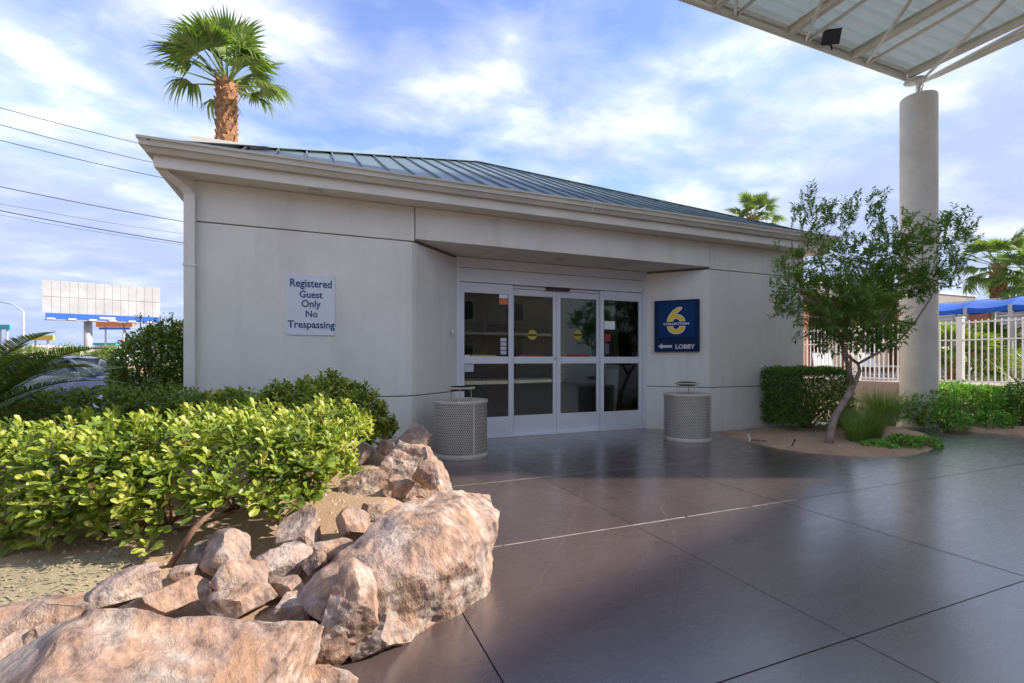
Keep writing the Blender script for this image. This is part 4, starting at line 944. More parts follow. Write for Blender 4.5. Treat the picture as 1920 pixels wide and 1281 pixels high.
# front shrub: broad, sunlit, low and wide
def E(u, v, d, rx, ry, rz_): return (tuple(at(u, v, d)), (rx, ry, rz_))
front = [E(60, 890, 3.05, .60, .50, .27), E(250, 870, 3.0, .52, .50, .27), E(430, 860, 3.0, .48, .46, .26), E(560, 850, 3.15, .36, .36, .24), E(150, 830, 3.6, .70, .5, .22), E(420, 815, 3.7, .70, .55, .22), E(600, 800, 3.9, .40, .40, .22), E(-90, 880, 3.1, .5, .5, .27), E(330, 925, 2.7, .30, .25, .20), E(40, 960, 2.75, .26, .22, .18), E(540, 905, 2.9, .24, .22, .22), E(180, 945, 2.75, .35, .25, .20), E(-60, 960, 2.8, .3, .25, .2), E(440, 910, 2.75, .28, .22, .18)]
ex = [at(u, v, d) for u, v, d in ((20, 1010, 2.6), (95, 985, 2.6), (70, 1005, 2.55), (240, 985, 2.55), (275, 1020, 2.45), (255, 1000, 2.5), (300, 985, 2.5), (520, 960, 2.75), (550, 975, 2.8), (640, 870, 3.1), (655, 880, 3.1), (500, 940, 2.75), (575, 930, 2.85), (290, 950, 2.5), (200, 940, 2.6), (360, 960, 2.5))]
ex = (np.array([tuple(p) for p in ex]), np.array([[-0.38*1.0, -0.92, 0.1]] * len(ex)))
fs_ = shrub('broadleaf_shrub', tuple(gr(330, 1062, 0.2)), front, 1450, 9, 0.080, 'leaf', 'broad low sunlit yellow-green shrub in front, leaning over the stones', single=300, tips=34, r0=0.011, lo=-0.35, extra=ex, bases=[tuple(gr(u, v, 0.2)) for u, v in ((300, 1000), (120, 980), (430, 960), (-40, 990), (540, 930))])
bare = [gr(318, 1062, 0.18), at(365, 990, 2.42), at(400, 955, 2.55), at(425, 935, 2.7)]
MB().tube([Vector(p) for p in bare], [0.016, 0.014, 0.013, 0.011], 8).build('bare_stem', M['twig'], fs_, smooth=True)
MB().tube([at(400, 955, 2.55), at(350, 965, 2.6), at(300, 940, 2.65)], [0.009, 0.008, 0.006], 7).build('bare_stem', M['twig'], fs_, smooth=True)
# hedge behind it in the building's shade, and the taller shrub against the wall
hed = [E(40, 775, 4.6, .55, .45, .24), E(190, 772, 4.7, .55, .45, .25), E(310, 770, 4.9, .5, .45, .24), E(400, 775, 5.0, .5, .4, .22), E(-90, 775, 4.6, .5, .45, .24)]
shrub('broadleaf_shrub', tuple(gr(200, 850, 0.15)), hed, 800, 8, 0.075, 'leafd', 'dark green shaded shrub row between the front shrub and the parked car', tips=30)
tall = [E(440, 775, 4.9, .45, .36, .24), E(560, 765, 4.8, .40, .34, .30), E(600, 775, 4.75, .34, .32, .30), E(650, 780, 4.95, .40, .34, .36), E(505, 785, 4.9, .42, .36, .26), E(700, 800, 4.95, .22, .22, .22), E(620, 735, 5.0, .26, .25, .20)]
shrub('broadleaf_shrub', tuple(gr(630, 850, 0.2)), tall, 1050, 8, 0.07, 'leaf', 'tall green shrub against the wall under the white notice board', tips=30)
# leafy shrub at the building's left corner
cs = [E(285, 690, 6.9, .40, .40, .55), E(320, 660, 7.0, .35, .4, .45), E(255, 700, 6.8, .32, .35, .42), E(300, 740, 6.9, .5, .45, .4)]
root = empty('corner_shrub', tuple(at(290, 820, 6.9)), 0, 'dark twiggy shrub beside the downspout at the left corner of the lobby', 'shrub')
def leafy(root, ells, n, L, wr, mt, lo=-0.8, kind='lance', droop=0.0, inner=0.55, name='foliage', rlo=0.0, rhi=1.0):
    P, O = ell_points(ells, n, inner=inner, lo=lo)
    Dd = O * 0.6 + nr.normal(size=P.shape) * 0.6 + np.array([0, 0, 0.25 - droop]); N_ = np.array([[0, 0, 1.0]]) + nr.normal(size=P.shape) * 0.45 + O * 0.3
    l_ = L * nr.uniform(0.6, 1.25, n)
    o = link(name, leaf_mesh(name, P, Dd, N_, l_, l_ * wr, rlo + (rhi - rlo) * nr.random(n), mt, kind), root, True); o['kind'] = 'stuff'; return P, O
b0 = at(290, 815, 6.9); b0.z = 0.02; root.location = b0
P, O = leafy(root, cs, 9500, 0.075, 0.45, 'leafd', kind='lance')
tw = [at(u, v, 6.9) for u, v in ((230, 605), (262, 590), (300, 592), (325, 585), (345, 600), (240, 625), (280, 600))]
stems(root, b0, tw + [Vector(P[i]) for i in nr.choice(len(P), 14)], 0.02)
pt = []; 
for t in tw:
    for k in range(26): pt.append(np.array(t) * 1.0 + (np.array(b0) - np.array(t)) * nr.uniform(0, 0.25) + nr.normal(size=3) * 0.045)
pt = np.array(pt); l_ = 0.05 * nr.uniform(0.6, 1.2, len(pt))
o = link('foliage', leaf_mesh('foliage', pt, nr.normal(size=pt.shape), nr.normal(size=pt.shape) + [0, 0, 1], l_, l_ * 0.4, nr.random(len(pt)), 'leafd', 'lance'), root, True); o['kind'] = 'stuff'

# ------------------------------------------------------------------ cycad at the left edge
def frond_pinnate(L, n, ll, droop, mt, seed):
    r_ = np.random.default_rng(seed); t = np.linspace(0, 1, 14)
    pts = [Vector((L * k * (1 - 0.10 * k), 0, L * (0.42 * k - droop * k * k))) for k in t]
    mb = MB().tube(pts, [0.009 * (1 - 0.85 * k) for k in t], 5)
    V = list(mb.v); F = list(mb.f)
    rn = [0.35] * len(F)
    def pos(k): return Vector((L * k * (1 - 0.10 * k), 0, L * (0.42 * k - droop * k * k)))
    for i in range(n):
        k = 0.14 + 0.86 * i / (n - 1); p = pos(k); tg = (pos(min(1, k + 0.02)) - pos(k - 0.02)).normalized(); l = ll * (math.sin(math.pi * min(1, 0.18 + 0.80 * k)) ** 0.7) * r_.uniform(0.92, 1.06)
        for s in (1, -1):
            d = (tg * (0.50 + 0.35 * k) + Vector((0, s, 0)) * 0.85 + Vector((0, 0, 0.30)) + Vector(r_.normal(size=3) * 0.035)).normalized(); up = Vector((0, 0, 1)); w = d.cross(up).normalized() * 0.0042
            b0 = len(V); a = p; m_ = p + d * l * 0.55; e_ = p + d * l + Vector((0, 0, -0.10 * l))
            V += [tuple(a - w), tuple(a + w), tuple(m_ + w * 1.1), tuple(m_ - w * 1.1), tuple(e_)]
            F += [(b0, b0+1, b0+2, b0+3), (b0+3, b0+2, b0+4)]; rn += [0.3 + 0.6 * r_.random()] * 2
    return np_mesh('frond', np.array(V), F, M[mt], np.array(rn))
cyc = [frond_pinnate(1.25, 62, 0.20, dr, 'sago', s) for s, dr in ((1, 0.42), (2, 0.55), (3, 0.30))]
cp = at(-75, 770, 4.0); cp.z = 0.62
root = empty('cycad', (cp.x, cp.y, 0.15), 0, 'green cycad with feathery arching fronds at the left edge', 'plant')
MB().lathe([(0.12, 0.0), (0.15, 0.12), (0.14, 0.32), (0.10, 0.46), (0.02, 0.50)], 14, (cp.x, cp.y, 0.13)).build('trunk', M['palmbark'], root, smooth=True)
for i in range(22):
    a = 2.399 * i; el = 0.95 - 0.85 * (i / 21)
    o = link('frond', cyc[i % 3], root); o.location = (0.03*math.cos(a), 0.03*math.sin(a), 0.50); o.rotation_euler = (rng.uniform(-.3, .3), -el * 0.85 + 0.18, a)
for an, el in ((-0.62, 0.55), (-0.30, 0.44), (-0.46, 0.30), (-0.75, 0.38), (-0.20, 0.18)):
    o = link('frond', cyc[0 if el > 0.1 else 2], root); o.location = (0, 0, 0.55); o.rotation_euler = (rng.uniform(-.2, .2), -el - 0.10, an + R(0)); o.scale = (1.12,) * 3

# ------------------------------------------------------------------ fan palms
def fan_frond(pet, fl, nl, seed, droop, mt='palm', spread=1.9):
    r_ = np.random.default_rng(seed)
    pts = [Vector((pet * k, 0, -0.10 * pet * k * k)) for k in np.linspace(0, 1, 6)]
    mb = MB().tube(pts, [0.035 * (1 - 0.5 * k) for k in np.linspace(0, 1, 6)], 5); V = list(mb.v); F = list(mb.f); rn = [0.8] * len(F); h = pts[-1]
    for i in range(nl):
        a = spread * (2 * i / (nl - 1) - 1); l = fl * (1 - 0.22 * abs(a) / spread) * r_.uniform(0.9, 1.08)
        d = Vector((math.cos(a), math.sin(a), 0.22 * abs(math.sin(a)) * (1 if i % 2 else 0.6))); prev = None; w0 = fl * 0.050
        side = Vector((-math.sin(a), math.cos(a), 0)); tone = min(1, max(0, 0.45 + 0.25 * r_.normal())); dr = droop * r_.uniform(0.6, 1.5)
        for k, ww in ((0.02, 0.5), (0.35, 1.0), (0.62, 0.75), (0.85, 0.35), (1.0, 0.05)):
            p = h + d * l * k * (1 - 0.16 * dr * k * k) + Vector((0, 0, -dr * l * max(0, k - 0.32) ** 1.7)); fold = Vector((0, 0, w0 * ww * 0.35))
            b0 = len(V); V += [tuple(p - side * w0 * ww + fold), tuple(p), tuple(p + side * w0 * ww + fold)]
            if prev is not None:
                F += [(prev, prev+1, b0+1, b0), (prev+1, prev+2, b0+2, b0+1)]; rn += [tone] * 2
            prev = b0
    return np_mesh('frond', np.array(V), F, M[mt], np.array(rn))
FAN = [fan_frond(1.15, 1.0, 30, 1, 0.5, spread=1.6), fan_frond(1.0, 1.05, 30, 2, 0.8, spread=1.5), fan_frond(1.3, 0.95, 28, 3, 0.3, spread=1.6), fan_frond(1.1, 1.0, 28, 4, 1.1, spread=1.4)]
def boots(r, z0, z1, n, seed):
    r_ = np.random.default_rng(seed); mb = MB()
    for i in range(n):
        a = 2.399 * i; z = z0 + (z1 - z0) * i / n; rr = r * 0.96; c, s = math.cos(a), math.sin(a); w = r * 0.34; l = r * r_.uniform(0.55, 1.0); o = r * r_.uniform(0.16, 0.42)
        t = Vector((-s, c, 0)); p = Vector((c * rr, s * rr, z)); q = Vector((c * (rr + o), s * (rr + o), z + l))
        mb.add([p - t*w, p + t*w, q + t*w*0.42, q - t*w*0.42, p + Vector((0, 0, l*0.75))*1.0 - t*w*0.5, p + Vector((0, 0, l*0.75)) + t*w*0.5], [(0,1,2,3), (0,3,4), (1,5,2), (3,2,5,4)])
    return mb
def fan_palm(loc, h, r, sc, nf, label, seed, lo=-0.95, lean=(0, 0), nb=170, group='fan palms'):
    r_ = random.Random(seed); root = empty('fan_palm', loc, 0, label, 'palm tree', group)
    MB().tube([(0, 0, 0), (lean[0]*0.3, lean[1]*0.3, h*0.5), (lean[0], lean[1], h)], [r*1.15, r, r*0.88], 14).build('trunk', M['palmbark'], root, smooth=True, world=False)
    bo = boots(r * 0.95, max(0, h - 3.6 * sc), h + 0.05, nb, seed).build('leaf_bases', M['palmbark'], root, world=False); bo.location = (lean[0]*0.9, lean[1]*0.9, 0); bo['kind'] = 'stuff'
    for i in range(nf):
        k = i / (nf - 1); el = 1.35 + (lo - 1.35) * k ** 0.9 + r_.uniform(-0.16, 0.16); a = 2.399 * i + r_.uniform(-.25, .25)
        o = link('frond', FAN[r_.choice((0, 2, 0)) if k < 0.4 else r_.choice((0, 1, 3))], root); o.location = (lean[0], lean[1], h - 0.1 * sc * k); o.rotation_euler = (r_.uniform(-.5, .5), -el, a); s_ = sc * r_.uniform(0.85, 1.1); o.scale = (s_,) * 3
    return root
pp = at(408, 500, 19.5); ph = EYE + 19.5 * (675 - 150) / FPX
fan_palm((pp.x, pp.y, -0.09), ph, 0.36, 1.32, 28, 'tall shaggy fan palm rising behind the left part of the roof', 3, lo=0.10, lean=(0.35, 0))
pp = at(1412, 500, 24.0)
fan_palm((pp.x, pp.y, -0.09), EYE + 24 * (675 - 408) / FPX, 0.26, 0.72, 26, 'fan palm whose top just shows above the right roof slope', 5, lo=-0.3)
pp = at(1872, 540, 21.0)
fan_palm((pp.x, pp.y, 0.6), EYE + 21 * (675 - 500) / FPX - 0.6, 0.27, 0.82, 30, 'fan palm standing by the pool building at the right', 8, lo=-0.7, nb=120)
pp = at(1945, 540, 19.0)
fan_palm((pp.x, pp.y, 0.6), EYE + 19 * (675 - 520) / FPX - 0.6, 0.25, 0.82, 26, 'second fan palm reaching in at the right edge above the blue awning', 9, lo=-0.7, nb=100)
pp = at(1790, 690, 14.5)
fan_palm((pp.x, pp.y, 0.6), 0.5, 0.2, 0.72, 24, 'low fan palm behind the pale fence right of the column', 12, lo=-0.1, nb=40)
pp = at(1850, 690, 16.5)
fan_palm((pp.x, pp.y, 0.6), 0.7, 0.2, 0.7, 22, 'low spiky fan palm behind the fence below the blue awning', 13, lo=-0.1, nb=40)

# ------------------------------------------------------------------ small tree in the round bed
def tree():
    b0 = gr(1553, 834, 0.03)
    root = empty('small_tree', tuple(b0), 0, 'small crooked-trunk tree with fine dark leaves in the round bed', 'tree')
    d = (b0.x * SY + b0.y * CY)
    T = lambda u, v, k=0.0: at(u, v, d + k)
    tr = MB()
    tr.tube([b0 - Vector((0, 0, .05)), T(1556, 815), T(1566, 780), T(1588, 745, .02), T(1600, 722, .03), T(1606, 712, .04)], [0.065, 0.050, 0.044, 0.042, 0.04, 0.036], 12)
    tr.tube([T(1600, 722, .03), T(1592, 695, -.05), T(1583, 660, -.15), T(1577, 635, -.2), T(1560, 590, -.3), T(1545, 520, -.35), T(1530, 450, -.35)], [0.034, 0.029, 0.027, 0.024, 0.02, 0.013, 0.007], 10)
    tr.tube([T(1604, 716, .04), T(1612, 695, .1), T(1609, 682, .12), T(1640, 665, .2), T(1680, 645, .3), T(1715, 605, .4), T(1745, 560, .45), T(1775, 480, .5)], [0.031, 0.025, 0.022, 0.019, 0.016, 0.013, 0.01, 0.005], 10)
    tr.tube([T(1609, 682, .12), T(1590, 668, .05), T(1584, 655, -.1)], [0.022, 0.018, 0.014], 8)
    tr.tube([T(1577, 635, -.2), T(1605, 580, .2), T(1625, 500, .3), T(1640, 430, .3)], [0.026, 0.02, 0.013, 0.006], 8)
    tr.tube([T(1605, 580, .2), T(1660, 520, .6), T(1700, 440, .7)], [0.018, 0.012, 0.005], 8)
    tr.tube([T(1560, 590, -.3), T(1510, 560, -.5), T(1475, 520, -.5)], [0.016, 0.011, 0.005], 8)
    tr.build('trunk', M['bark'], root, smooth=True)
    cl_ = [(1560, 560, -.3, .44, .30), (1620, 545, .2, .50, .36), (1690, 530, .4, .48, .30), (1600, 610, -.1, .46, .20), (1540, 600, -.4, .36, .20), (1660, 600, .3, .40, .18), (1500, 540, -.5, .26, .25), (1740, 520, .5, .33, .22), (1590, 480, 0, .40, .25), (1670, 470, .4, .40, .25), (1720, 450, .5, .30, .24), (1520, 480, -.3, .24, .28), (1635, 640, 0.0, .34, .10), (1570, 640, -.3, .28, .10), (1620, 580, -.6, .4, .2), (1640, 560, .9, .4, .25)]
    ells = [(tuple(T(u, v, k)), (r1 * 0.88, r1 * 0.88, r2 * 0.95)) for u, v, k, r1, r2 in cl_]
    twigs = MB(); P = []; Dd = []
    # short leafy twigs fill the clumps; each carries paired narrow leaflets
    Pt, Ot = ell_points(ells, 1300, inner=0.45, lo=-0.9)
    wisps = [(1515, 385), (1525, 410), (1535, 430), (1500, 420), (1560, 400), (1580, 415), (1595, 400), (1640, 405), (1650, 425), (1635, 390), (1690, 440), (1700, 420), (1785, 420), (1800, 440), (1775, 450), (1810, 460), (1795, 490), (1770, 420), (1480, 495), (1465, 510), (1462, 555), (1475, 580), (1815, 415), (1760, 470), (1790, 510), (1545, 395)]
    wp = []
    for u, v in wisps:
        for _ in range(11): wp.append(np.array(T(u + nr.normal() * 10, v + nr.normal() * 15 + 8, nr.uniform(-.3, .3))))
    Pt = np.vstack([Pt, np.array(wp)]); Ot = np.vstack([Ot, np.tile([[0.1, -0.1, 0.9]], (len(wp), 1))])
    for p, o in zip(Pt, Ot):
        ax = o * 0.8 + np.array([0, 0, 0.35]) + nr.normal(size=3) * 0.45; ax /= np.linalg.norm(ax); L = nr.uniform(0.10, 0.21); sd0 = np.cross(ax, nr.normal(size=3)); sd0 /= np.linalg.norm(sd0)
        q = p + ax * L + np.array([0, 0, -0.03])
        twigs.tube([Vector(p), Vector(q)], [0.0035, 0.0015], 3, cap=False)
        for k in np.linspace(0.1, 1, 9):
            for s in (1, -1):
                P.append(p + ax * L * k); Dd.append(sd0 * s * 0.8 + ax * 0.75 + nr.normal(size=3) * 0.22 - np.array([0, 0, 0.15]))
    P = np.array(P); Dd = np.array(Dd); n = len(P); l_ = 0.066 * nr.uniform(0.6, 1.3, n)
    leaf_tone = np.clip(0.25 + 0.5 * nr.random(n) + 0.25 * np.repeat(nr.random(len(Pt)), 18)[:n], 0, 1)  # tone varies at random per leaf and per twig
    fo = link('foliage', leaf_mesh('foliage', P, Dd, nr.normal(size=P.shape) * 0.5 + [0, 0, 1], l_, l_ * 0.30, leaf_tone, 'leaft', 'lance'), root, True); fo['kind'] = 'stuff'
    o = twigs.build('twigs', M['twig'], root); o['kind'] = 'stuff'
tree()

# clipped hedge against the right end of the wall
hc = gr(1520, 815, 0.03)
root = empty('clipped_hedge', tuple(hc), 0, 'clipped square dark green hedge at the right end of the lobby wall', 'hedge')
n = 17000; P = []; O = []
hw, hd_, hh = 0.56, 0.42, 1.05
while len(P) < n:
    f = nr.integers(0, 5); a, b_ = nr.uniform(-1, 1, 2); dp_ = nr.uniform(-0.03, 0.10)
    if f == 0: p = (a*hw, b_*hd_, hh - dp_); o = (0, 0, 1)
    elif f == 1: p = (a*hw, -hd_ + dp_, 0.10 + (b_*.5+.5)*(hh-.10)); o = (0, -1, 0)
    elif f == 2: p = (-hw + dp_, a*hd_, 0.10 + (b_*.5+.5)*(hh-.10)); o = (-1, 0, 0)
    elif f == 3: p = (hw - dp_, a*hd_, 0.10 + (b_*.5+.5)*(hh-.10)); o = (1, 0, 0)
    else: p = (a*hw, hd_ - dp_, 0.10 + (b_*.5+.5)*(hh-.10)); o = (0, 1, 0)
    k = noise.noise(Vector(p) * 4) * 0.05
    c, s = math.cos(-0.12), math.sin(-0.12); p = (p[0] + o[0]*k, p[1] + o[1]*k, p[2] + o[2]*k)
    P.append((hc.x + 0.52 + p[0]*c - p[1]*s, hc.y + 0.45 + p[0]*s + p[1]*c, hc.z + p[2])); O.append(o)
P = np.array(P); O = np.array(O, float); l_ = 0.045 * nr.uniform(0.6, 1.3, n)
fo = link('foliage', leaf_mesh('foliage', P, O * 0.7 + nr.normal(size=P.shape) * 0.6 + [0, 0, 0.3], O * 0.4 + nr.normal(size=P.shape) * 0.5 + [0, 0, 0.8], l_, l_ * 0.5, nr.random(n) ** 1.3, 'leafh', 'lance'), root, True); fo['kind'] = 'stuff'
cc = Vector((hc.x + 0.52, hc.y + 0.45, 0))
stems(root, (cc.x, cc.y, 0.02), [(cc.x + rng.uniform(-.5, .5), cc.y + rng.uniform(-.3, .3), rng.uniform(.5, .95)) for _ in range(34)], 0.02)
# loose leafy sprays sticking out of its left side
pt = []; dd = []
for k in range(26):
    a = Vector(at(1455 + rng.uniform(-5, 25), rng.choice((705, 715, 730, 770, 780, 790)) + rng.uniform(-8, 8), 7.95)); d0 = Vector((-0.8, -0.3, rng.uniform(-.3, .5))).normalized()
    for q in range(16):
        pt.append(tuple(a + d0 * 0.012 * q)); dd.append((d0.x + rng.uniform(-.5, .5), d0.y + rng.uniform(-.5, .5), d0.z + rng.uniform(-.5, .5)))
pt = np.array(pt); l_ = 0.075 * nr.uniform(0.6, 1.2, len(pt))
fo = link('foliage', leaf_mesh('foliage', pt, np.array(dd), nr.normal(size=pt.shape) * .3 + [0, 0, 1], l_, l_ * 0.22, nr.random(len(pt)), 'leafh', 'lance'), root, True); fo['kind'] = 'stuff'

# ornamental grasses
def grass_clump(c, n, h, rad, label, seed):
    r_ = np.random.default_rng(seed); root = empty('grass_clump', c, 0, label, 'grass', 'ornamental grass clumps behind the tree'); V = []; F = []; rn = []
    for i in range(n):
        a = r_.uniform(0, 2*math.pi); rr = rad * 0.35 * math.sqrt(r_.random()); l = h * r_.uniform(0.6, 1.15); out_ = r_.uniform(0.15, 0.85) * rad; w = r_.uniform(0.002, 0.0045); t = r_.random() ** 1.5
        dx, dy = math.cos(a), math.sin(a); prev = None
        for k in (0, 0.35, 0.65, 0.85, 1.0):
            x = rr*dx + out_*dx*k**1.6; y = rr*dy + out_*dy*k**1.6; z = l * (k - 0.32*k*k*out_/rad)
            b0 = len(V); ww = w * (1.05 - k); V += [(x - dy*ww, y + dx*ww, z), (x + dy*ww, y - dx*ww, z)]
            if prev is not None: F.append((prev, prev+1, b0+1, b0)); rn.append(t)
            prev = b0
    o = link('blades', np_mesh('blades', np.array(V), F, M['grass'], np.array(rn)), root); o['kind'] = 'stuff'; return root
for i, (u, v, d, n, h, rad, lb_) in enumerate(((1622, 812, 7.5, 1100, 0.52, 0.6, 'front grass clump arching behind the crooked trunk'), (1652, 795, 8.9, 1300, 0.80, 0.65, 'taller grass clump close to the left side of the column'), (1590, 800, 8.6, 900, 0.62, 0.55, 'grass clump half hidden behind the clipped hedge'), (1606, 815, 7.1, 450, 0.42, 0.38, 'small low grass clump right beside the crooked trunk'))):
    p = at(u, v, d); p.z = 0.04; grass_clump(tuple(p), n, h, rad, lb_, 40 + i)

# lantana with red-orange flower heads
def lantana(base, ells, n, label, nfl, mt='leafl', cat='flowering shrub'):
    root = empty('lantana_bush', base, 0, label, cat); P, O = leafy(root, ells, n, 0.055, 0.62, mt, lo=-0.5, kind='obovate', inner=0.8)
    idx = nr.choice(len(P), nfl, replace=False); pt = []; dd = []
    for i in idx:
        if O[i][2] < -0.2: continue
        c = P[i] + O[i] * 0.025
        for k in range(10):
            d = O[i] + nr.normal(size=3) * 0.7; pt.append(c); dd.append(d)
    if pt:
        pt = np.array(pt); l_ = np.full(len(pt), 0.024)
        f = link('flower_heads', leaf_mesh('flower_heads', pt, np.array(dd), nr.normal(size=pt.shape), l_, l_ * 0.8, nr.random(len(pt)), 'flower', 'dia'), root, True); f['kind'] = 'stuff'
    stems(root, base, [P[i] - O[i] * 0.05 for i in nr.choice(len(P), 24)], 0.012)
def EG(u, v, d, rx, ry, rz_): return E(u, v, d, rx, ry, rz_)
bp = at(1780, 800, 9.0); lantana((bp.x, bp.y, 0.08), [EG(1740, 765, 9.0, .42, .42, .36), EG(1790, 758, 9.3, .55, .5, .42), EG(1845, 762, 9.1, .45, .42, .38), EG(1880, 762, 9.5, .4, .4, .38), EG(1770, 790, 8.6, .40, .36, .20), EG(1860, 792, 8.5, .30, .3, .18), EG(1715, 780, 9.0, .25, .3, .22)], 9500, 'bright green flower bush with red-orange heads in front of the column', 110)
bp = at(1935, 800, 8.6); lantana((bp.x, bp.y, 0.08), [EG(1925, 760, 8.8, .35, .4, .45), EG(1945, 790, 8.4, .35, .35, .3), EG(1905, 785, 8.9, .22, .3, .28)], 3600, 'darker leafy shrub at the right edge beside the flowering bush', 12, 'leafh', 'shrub')
bp = at(1690, 842, 6.75); lantana((bp.x, bp.y, 0.05), [EG(1640, 842, 6.75, .22, .18, .09), EG(1690, 834, 6.8, .26, .2, .12), EG(1735, 834, 6.9, .18, .18, .10), EG(1665, 846, 6.6, .2, .14, .08)], 1300, 'low leafy ground cover at the paved edge of the round tree bed', 3, 'leafl', 'plant')
bp = at(1870, 705, 15.0); lantana((bp.x, bp.y, 0.66), [EG(1870, 690, 15.2, .9, .7, .55), EG(1910, 690, 15.4, .9, .7, .6), EG(1840, 700, 15.0, .5, .5, .4)], 2600, 'olive shrub mass on the pool side of the fence', 2, 'grass', 'shrub')
hs_ = empty('hose_bib', tuple(gr(1405, 828, 0.03)), 0, 'small pale irrigation fitting at the rim of the round tree bed', 'pipe fitting')
q = gr(1405, 828, 0.03); MB().tube([q, q + Vector((0.03, 0.02, 0.05)), q + Vector((0.0, 0.03, 0.11))], 0.012, 8).build('pipe', M['lamp'], hs_); MB().tube([q + Vector((0.0, 0.03, 0.02)), q + Vector((0.10, -0.06, 0.02)), q + Vector((0.22, -0.12, 0.01))], 0.008, 6).build('hose', M['dark'], hs_)
st_ = empty('garden_stake', tuple(gr(1486, 836, 0.03)), 0, 'short dark stake leaning in the soil of the round bed', 'stake')
q = gr(1484, 838, 0.03); MB().tube([q, q + Vector((0.06, 0.0, 0.085))], 0.009, 7).build('rod', M['dark'], st_); MB().tube([q + Vector((0.06, 0, 0.085)), q + Vector((0.068, 0, 0.097))], 0.015, 8).build('cap', M['dark'], st_)

# ------------------------------------------------------------------ pool fence, awning and buildings on the right
FX = 14.6
fe = empty('pool_fence', (FX, 8.0, 0.66), 0, 'cream metal picket fence around the pool area behind the column', 'fence')
for z in (0.72, 1.72, 2.14): MB().box(FX-0.018, FX+0.018, 2.2, 18.5, z, z+0.035).build('rail', M['fence'], fe)
pk = MB().box(-0.011, 0.011, -0.011, 0.011, 0, 1.52).mesh('picket', M['fence'])
y = 2.3
while y < 18.5:
    o = link('picket', pk, fe); o.location = (0, y - 8.0, 0.03); y += 0.118
for y in (4.3, 6.72, 9.14, 11.56, 13.98, 16.4):
    p_ = MB().box(FX-0.06, FX+0.06, y-0.06, y+0.06, 0.60, 2.26).build('post', M['fence'], fe, bevel=0.006); MB().box(FX-0.072, FX+0.072, y-0.072, y+0.072, 2.26, 2.30).build('post_cap', M['fence'], p_, bevel=0.01)
aw = empty('blue_awning', (19.5, 9.5, 0.66), 0, 'blue fabric shade awning on grey posts beside the pool', 'awning')
a0, a1 = at(1735, 560, 17.0), at(1990, 560, 14.2)
axd = Vector((a1.x - a0.x, a1.y - a0.y, 0)); aL = axd.length; axd.normalize(); ayd = Vector((-axd.y, axd.x, 0))
if ayd.x < 0: ayd = -ayd
nb_ = 3
for k in range(nb_):
    s0, s1 = aL * k / nb_, aL * (k + 1) / nb_; vs = []; fs = []
    for i in range(9):
        for j in range(7):
            s = s0 + (s1 - s0) * i / 8; t = 2.6 * j / 6; sag = 0.07 * math.sin(math.pi * i / 8)
            z = 3.00 + 0.34 * math.sin(math.pi * j / 6) - sag; p = Vector((a0.x, a0.y, 0)) + axd * s + ayd * t; vs.append((p.x, p.y, z))
    fs = [(i*7+j, (i+1)*7+j, (i+1)*7+j+1, i*7+j+1) for i in range(8) for j in range(6)]
    f = MB().add(vs, fs).build('fabric_panel', M['bluefab'], aw, smooth=True)
    vv = []
    for i in range(9):
        s = s0 + (s1 - s0) * i / 8; sag = 0.07 * math.sin(math.pi * i / 8); p = Vector((a0.x, a0.y, 0)) + axd * s; vv += [(p.x, p.y, 3.0 - sag), (p.x, p.y, 2.82 - sag * 0.5)]
    MB().add(vv, [(2*i, 2*i+1, 2*i+3, 2*i+2) for i in range(8)]).build('valance', M['bluefab'], aw)
for k in range(nb_ + 1):
    for t in (0.03, 2.57):
        p = Vector((a0.x, a0.y, 0)) + axd * (aL * k / nb_) + ayd * t; MB().box(p.x-0.05, p.x+0.05, p.y-0.05, p.y+0.05, 0.6, 3.0).build('post', M['polegrey'], aw)

def windows_on(root, x0, x1, y, z0, z1, n, w, nx=-1, axis='X', frame='cream', name='window'):
    for k in range(n):
        c = x0 + (x1 - x0) * (k + 0.5) / n
        def bx(a, b_, d0, d1, q0, q1):
            return MB().box(a, b_, y + min(d0*nx, d1*nx), y + max(d0*nx, d1*nx), q0, q1) if axis == 'X' else MB().box(y + min(d0*nx, d1*nx), y + max(d0*nx, d1*nx), a, b_, q0, q1)
        f = bx(c-w/2, c+w/2, -0.02, 0.05, z0, z1).build(name, M[frame], root); bx(c-w/2+0.06, c+w/2-0.06, 0.05, 0.056, z0+0.06, z1-0.06).build('pane', M['winglass'], f)
# pool-side wing seen beyond the fence
w0 = at(1690, 600, 27.0)
pw = empty('pool_wing', (26, 17, 0.66), 0, 'low taupe motel wing with flat grey fascia behind the blue awning', 'building')
MB().box(21.5, 34, 16.5, 24, 0.6, 4.2).build('wall', M['taupe'], pw)
MB().box(20.3, 35, 15.4, 25, 4.2, 4.85).build('roof_slab', M['taupe'], pw, bevel=0.03); MB().box(20.25, 35.05, 15.35, 25.05, 4.85, 4.97).build('roof_edge', M['white_trail'], pw)
for k in range(4):
    x = 21.2 + k * 3.6; MB().box(x-0.25, x+0.25, 15.6, 16.1, 0.6, 4.2).build('pier', M['brickred'], pw)
windows_on(pw, 21.8, 33.5, 16.5, 1.6, 3.4, 5, 1.5)
rw = empty('terracotta_wing', (30, 6, 0.66), 0, 'terracotta and white motel block with balcony rails at the right edge', 'building')
MB().box(26.5, 34, 4, 14.4, 0.6, 3.6).build('wall', M['white_trail'], rw); MB().box(26, 34.5, 3.5, 14.9, 3.6, 3.8).build('roof_slab', M['white_trail'], rw)
for y in (5.0, 8.2, 11.4, 14.0): MB().box(26.1, 26.5, y-0.35, y+0.35, 0.6, 3.6).build('pier', M['brickred'], rw)
for z in (2.55, 2.72, 2.89, 3.06, 3.23): MB().box(26.28, 26.32, 5.4, 13.6, z, z+0.05).build('balcony_rail', M['fence'], rw)
